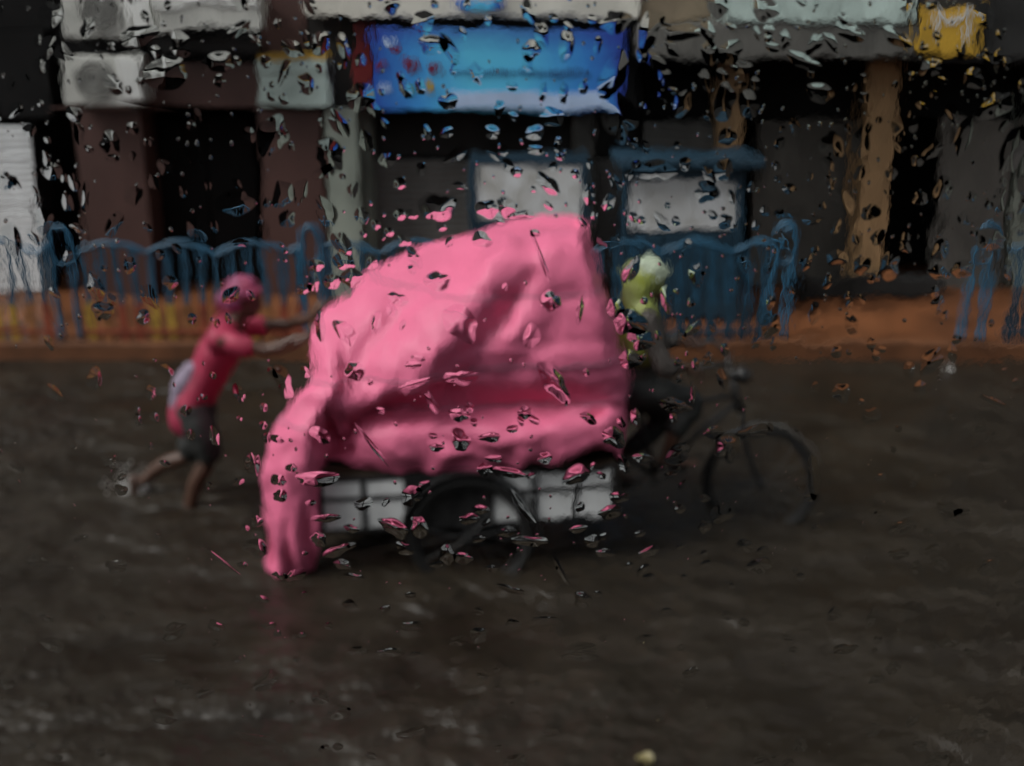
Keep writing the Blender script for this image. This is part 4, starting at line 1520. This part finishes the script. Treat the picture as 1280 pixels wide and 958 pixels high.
DR = random.Random(21)
drops = []   # px, py, w, h, angle(deg), flat
traced = [
 (545, 262, 40, 38, -15, .34), (610, 258, 26, 22, 10, .34), (575, 232, 22, 8, 5, .3), (700, 195, 12, 10, 0, .4), (668, 165, 24, 18, 0, .34), (670, 186, 22, 12, 0, .34),
 (647, 215, 14, 14, 0, .3), (760, 252, 14, 22, 10, .34), (652, 268, 30, 12, 0, .3), (500, 268, 16, 14, 20, .3), (515, 268, 16, 12, 10, .3),
 (470, 280, 12, 14, 0, .3), (487, 290, 12, 12, 0, .3), (505, 300, 14, 18, -20, .3), (430, 328, 26, 20, 30, .34), (465, 328, 16, 16, 0, .3), (395, 330, 18, 16, 30, .3),
 (393, 353, 16, 24, 0, .3), (440, 345, 30, 22, 10, .3), (415, 350, 20, 20, 0, .25), (352, 243, 24, 32, 10, .34), (360, 272, 20, 22, 30, .34),
 (212, 88, 44, 42, 0, .36), (278, 78, 28, 26, 0, .34), (140, 178, 26, 28, 0, .36), (66, 212, 18, 24, 20, .36), (345, 170, 34, 50, 15, .34), (410, 195, 34, 46, -20, .34),
 (405, 215, 26, 12, -30, .3), (55, 278, 22, 30, 20, .34), (95, 145, 18, 18, 30, .34), (22, 135, 26, 12, -35, .3), (108, 250, 10, 36, 10, .3), (300, 252, 40, 34, 0, .3),
 (245, 285, 26, 30, 0, .3), (60, 62, 16, 28, 20, .3), (65, 15, 30, 26, 0, .3), (110, 35, 14, 26, 25, .3), (170, 45, 44, 22, -10, .3), (300, 35, 30, 14, -30, .3),
 (130, 390, 24, 26, 0, .3), (180, 395, 18, 20, 30, .3), (60, 200, 8, 20, 0, .3), (10, 225, 24, 22, 0, .3),
 (540, 55, 30, 24, 0, .34), (565, 65, 14, 40, -35, .3), (665, 65, 18, 26, 10, .34), (710, 55, 18, 36, 10, .34), (505, 110, 14, 26, -20, .34), (525, 110, 12, 18, 0, .3),
 (705, 118, 12, 22, 10, .34), (678, 115, 8, 24, 5, .3), (560, 128, 20, 20, -25, .34), (770, 92, 30, 50, 30, .34), (450, 120, 34, 30, 0, .34), (430, 55, 14, 34, -20, .34),
 (400, 55, 18, 28, 0, .34), (355, 92, 12, 30, 25, .3), (385, 105, 20, 22, 0, .3), (535, 165, 10, 18, -20, .3), (558, 165, 16, 12, -30, .3), (615, 165, 20, 14, 20, .3),
 (483, 200, 18, 22, 0, .34), (500, 230, 16, 14, 0, .3), (690, 145, 30, 20, 0, .3), (735, 240, 16, 24, 0, .3), (880, 240, 30, 26, 20, .34), (905, 215, 24, 26, 0, .3), (855, 205, 14, 16, 0, .3),
 (790, 335, 16, 38, 35, .34), (833, 375, 16, 34, -8, .4), (770, 385, 22, 22, 0, .34), (783, 400, 40, 34, 20, .34), (800, 425, 34, 26, 10, .34), (785, 450, 30, 22, 0, .3),
 (962, 377, 10, 22, 10, .4), (903, 475, 12, 28, -15, .4), (868, 455, 10, 16, -10, .36), (866, 490, 8, 26, 0, .36), (795, 520, 12, 26, -10, .36), (842, 522, 10, 16, -20, .34), (965, 430, 8, 18, 0, .34), (905, 435, 10, 18, -20, .34),
 (1040, 183, 26, 38, -15, .36), (1022, 115, 30, 24, 30, .3), (1052, 490, 24, 24, 0, .34), (1088, 520, 24, 22, 0, .3), (1085, 265, 22, 20, 20, .34), (1110, 330, 26, 34, 0, .34), (1045, 320, 24, 22, 0, .3),
 (980, 265, 34, 14, -10, .3), (1015, 275, 26, 12, 0, .3), (985, 235, 16, 14, 0, .3), (1165, 85, 26, 22, 0, .34), (1215, 95, 24, 22, 0, .34), (1245, 130, 40, 30, -30, .3), (1262, 190, 26, 60, 10, .3),
 (1000, 75, 40, 16, 25, .34), (1120, 45, 36, 18, 30, .3), (1065, 40, 34, 20, 30, .3), (955, 10, 26, 44, -35, .3), (925, 85, 30, 14, 10, .3), (905, 125, 26, 40, 0, .34), (935, 130, 26, 34, -20, .34),
 (830, 95, 14, 24, -15, .34), (850, 130, 22, 30, 10, .3), (880, 100, 14, 30, -20, .3), (810, 40, 26, 44, 20, .3), (770, 25, 34, 26, -20, .3), (855, 40, 44, 20, 0, .3), (885, 40, 14, 28, -20, .3),
 (1240, 300, 40, 24, 10, .3), (1200, 335, 30, 20, 0, .3), (1180, 235, 24, 30, 0, .3), (1075, 180, 20, 40, 0, .3), (1130, 160, 30, 26, 0, .3), (1145, 200, 14, 16, 0, .34), (1205, 165, 20, 40, 15, .3),
 (443, 462, 24, 26, -20, .34), (400, 405, 14, 34, 0, .34), (470, 405, 12, 32, 8, .3), (497, 372, 26, 14, 15, .3), (548, 350, 30, 26, 0, .25), (690, 375, 26, 26, 0, .4), (724, 385, 8, 36, 10, .34),
 (678, 325, 6, 70, -22, .3), (520, 478, 40, 10, -15, .3), (515, 455, 20, 10, 10, .3), (575, 470, 40, 20, 0, .26), (576, 518, 24, 20, 0, .4), (575, 550, 24, 30, 0, .4), (655, 515, 18, 16, 0, .34), (612, 545, 26, 14, 0, .36), (545, 558, 20, 10, 0, .34), (640, 535, 16, 10, 0, .3),
 (605, 585, 18, 20, -20, .36), (640, 590, 46, 14, 5, .34), (680, 572, 18, 16, 0, .3), (765, 545, 30, 26, 0, .34), (735, 520, 24, 12, 30, .3), (540, 500, 12, 30, -20, .25),
 (395, 598, 56, 20, -4, .4), (408, 645, 36, 12, -8, .4), (400, 672, 20, 22, 0, .34), (425, 685, 44, 14, -25, .36), (350, 600, 20, 16, 0, .3), (318, 577, 18, 34, 0, .4), (322, 652, 14, 18, 0, .36), (304, 705, 14, 10, 0, .36),
 (350, 620, 20, 16, 30, .3), (330, 508, 10, 12, 0, .34), (330, 530, 10, 12, 0, .34), (300, 522, 8, 8, 0, .3), (335, 545, 10, 16, 0, .3), (190, 490, 14, 20, 0, .34), (268, 545, 12, 26, 0, .34), (275, 697, 6, 60, -48, .3), (350, 718, 22, 10, 10, .34),
 (330, 748, 22, 10, 15, .34), (378, 792, 12, 8, 0, .36), (348, 790, 12, 10, 0, .36), (270, 780, 22, 18, 0, .26), (495, 660, 44, 22, 30, .38), (525, 655, 24, 30, -20, .38), (440, 660, 20, 12, 10, .34), (430, 705, 26, 14, 10, .34), (445, 720, 26, 12, 10, .34),
 (585, 648, 26, 14, 0, .36), (650, 630, 10, 60, -35, .3), (665, 675, 50, 14, 4, .36), (720, 660, 24, 10, -5, .36), (560, 690, 20, 30, 0, .34), (580, 695, 24, 18, 0, .3), (515, 620, 24, 30, 10, .3), (465, 555, 6, 70, -35, .3),
 (728, 748, 26, 26, 0, .44), (810, 688, 30, 14, -32, .42), (600, 792, 26, 22, 0, .44), (515, 780, 34, 14, 0, .44), (485, 814, 38, 14, 0, .44), (447, 812, 26, 14, 0, .4), (640, 778, 20, 12, 0, .36), (520, 816, 18, 10, 0, .34), (680, 772, 40, 8, 0, .3), (808, 797, 30, 12, -5, .34), (626, 858, 16, 10, 0, .34),
 (950, 706, 30, 28, 0, .36), (1130, 655, 36, 22, -20, .36), (1236, 706, 24, 28, 20, .4), (1040, 766, 22, 20, 0, .36), (1055, 808, 34, 16, -10, .36), (1096, 848, 22, 14, -25, .36), (1088, 770, 12, 30, 10, .3), (1185, 800, 26, 16, -15, .3), (862, 838, 22, 14, -20, .36), (985, 795, 20, 8, 0, .3),
 (1000, 720, 14, 12, 0, .3), (908, 767, 18, 14, 0, .26), (1120, 690, 26, 16, -15, .3), (910, 560, 34, 40, 10, .36), (850, 565, 40, 22, -35, .38), (890, 540, 24, 18, 0, .34), (940, 540, 46, 16, -15, .3), (845, 505, 40, 18, 10, .3), (880, 655, 16, 20, 0, .3), (850, 635, 16, 14, 0, .3), (775, 620, 24, 16, 0, .3),
 (800, 665, 14, 10, -20, .36), (755, 690, 24, 14, 0, .34), (880, 690, 10, 10, 0, .34), (1240, 500, 40, 10, 25, .26), (1015, 590, 16, 60, -5, .3), (780, 580, 12, 30, -20, .34), (805, 570, 26, 14, 0, .34),
 (1100, 595, 16, 12, 0, .3), (1200, 640, 20, 14, 0, .26), (700, 710, 8, 50, -25, .3), (640, 735, 40, 10, 20, .3), (60, 770, 20, 10, 25, .3), (70, 805, 34, 18, 15, .3), (50, 700, 24, 22, 0, .24), (190, 820, 40, 12, 0, .26), (320, 920, 60, 16, 10, .26), (230, 855, 24, 20, 0, .22),
 (400, 870, 26, 20, 0, .24), (510, 915, 40, 14, -10, .24), (1150, 930, 20, 18, 0, .24), (1220, 915, 24, 14, -15, .24), (1000, 930, 24, 20, 0, .22),
]
for d in traced:
    drops.append(d)
def clear(px, py, r):
    for d in drops:
        if (d[0] - px) ** 2 + (d[1] - py) ** 2 < (r + .42 * max(d[2], d[3])) ** 2:
            return False
    return True
# more drops: dense over the shop fronts and round the load, sparse over the water
def dens(px, py):
    if 410 < px < 775 and 300 + max(0, 560 - px) * .5 < py < 580:
        return .22
    if py < 330:
        v = .62 if px < 620 else .95
    elif py < 460:
        v = .75 if 380 < px < 1150 else .35
    elif py < 720:
        v = .62 if 360 < px < 900 else .30
    else:
        v = .22
    return v
tries = 0
small = []
while tries < 3000:
    tries += 1
    px, py = DR.uniform(-420, 1700), DR.uniform(-60, 1010)
    if DR.random() > dens(px, py):
        continue
    s = min(36, 7 + DR.expovariate(1 / 5.5))
    if not (0 <= px <= 1280 and 0 <= py <= 958) and DR.random() > .45:
        continue
    if not clear(px, py, s * .45):
        continue
    asp = DR.uniform(1, 2.0)
    ang = DR.gauss(-15, 30) if py < 560 else DR.gauss(80, 25)
    drops.append((px, py, s, s * asp, ang, DR.uniform(.12, .30)))
inframe = [d for d in drops if -10 < d[0] < 1290 and -10 < d[1] < 968]
inframe.sort(key=lambda d: -d[2] * d[3])
big = set(id(d) for d in inframe[:298])

def dlabel(d):
    w_, h_ = d[2], d[3]
    s = max(w_, h_)
    a = d[4] % 180
    horiz = (w_ > 1.5 * h_ and (a < 35 or a > 145)) or (h_ > 1.5 * w_ and 55 < a < 125)
    if s > 45 and s > 2.2 * min(w_, h_):
        return 'long thin trickle of rainwater running down the bus window'
    if horiz:
        return 'wide flat raindrop stretched sideways on the bus window'
    if s > 26:
        return 'large uneven raindrop clinging to the bus window'
    if s > 1.6 * min(w_, h_):
        return 'narrow slanting raindrop on the bus window'
    return 'small rounded raindrop on the bus window'
SPECIAL = {(545, 262): 'large pink tinted raindrop on the window just above the tarpaulin slope', (678, 325): 'thin trickle of rainwater crossing the pink tarpaulin top', (728, 748): 'lone rounded raindrop with pink lower rim over the open road', (950, 706): 'squat grey raindrop over the empty road beyond the front wheel', (212, 88): 'broad lumpy raindrop over the brown beam above the doorway'}
SV, SF = [], []
DK = .42
for d in drops:
    rr = random.Random(int(d[0] * 31 + d[1] * 17))
    V, F, c = drop_geo(d[0], d[1], d[2], d[3], radians(-d[4]), rr, d[5] * DK * (.72 if d[1] < 330 and max(d[2], d[3]) > 20 else 1), .16 if max(d[2], d[3]) < 18 else .26)
    if id(d) in big:
        V = [v - c for v in V]
        o = pyd('raindrop', V, F, M['drop'], None, True)
        o.location = c
        o.data.polygons[len(F) - 1].use_smooth = False
        tag(o, SPECIAL.get((d[0], d[1]), dlabel(d)), 'raindrop', 'raindrops clinging to the bus window')
    else:
        b = len(SV)
        SV += V
        SF += [tuple(i + b for i in q) for q in F]
# fine spray between the larger drops
for i in range(5200):
    px, py = DR.uniform(-1300, 2600), DR.uniform(-60, 1010)
    if DR.random() > dens(px, py) * (.9 if py < 700 else .6):
        continue
    s = DR.uniform(2.2, 5.5)
    rr = random.Random(i)
    cc = W(px, py, DY)
    k = DY / FPX
    b = len(SV)
    ns = 8
    SV.append(Vector((cc.x, DY + s * k * .2, cc.z)))
    a0 = rr.uniform(0, 6)
    for q, h in ((.6, .16), (1, 0)):
        for j in range(ns):
            th = 2 * pi * j / ns
            g = q * s * .5 * k * (1 + .2 * cos(2 * th + a0))
            SV.append(Vector((cc.x + g * cos(th), DY + s * k * h * .8, cc.z + g * 1.3 * sin(th))))
    for j in range(ns):
        SF.append((b, b + 1 + j, b + 1 + (j + 1) % ns))
        SF.append((b + 1 + j, b + 1 + ns + j, b + 1 + ns + (j + 1) % ns, b + 1 + (j + 1) % ns))
    e = len(SV)
    SV += [SV[b + 1 + ns + j].copy() for j in range(ns)]
    SF.append(tuple(e + j for j in range(ns))[::-1])
sd_ = pyd('rain_spray', SV, SF, M['drop'], None, True)
for p_ in sd_.data.polygons:
    if len(p_.vertices) > 4:
        p_.use_smooth = False
tag(sd_, 'fine spray of tiny raindrops spread over the bus window', 'raindrops')
sd_['kind'] = 'stuff'
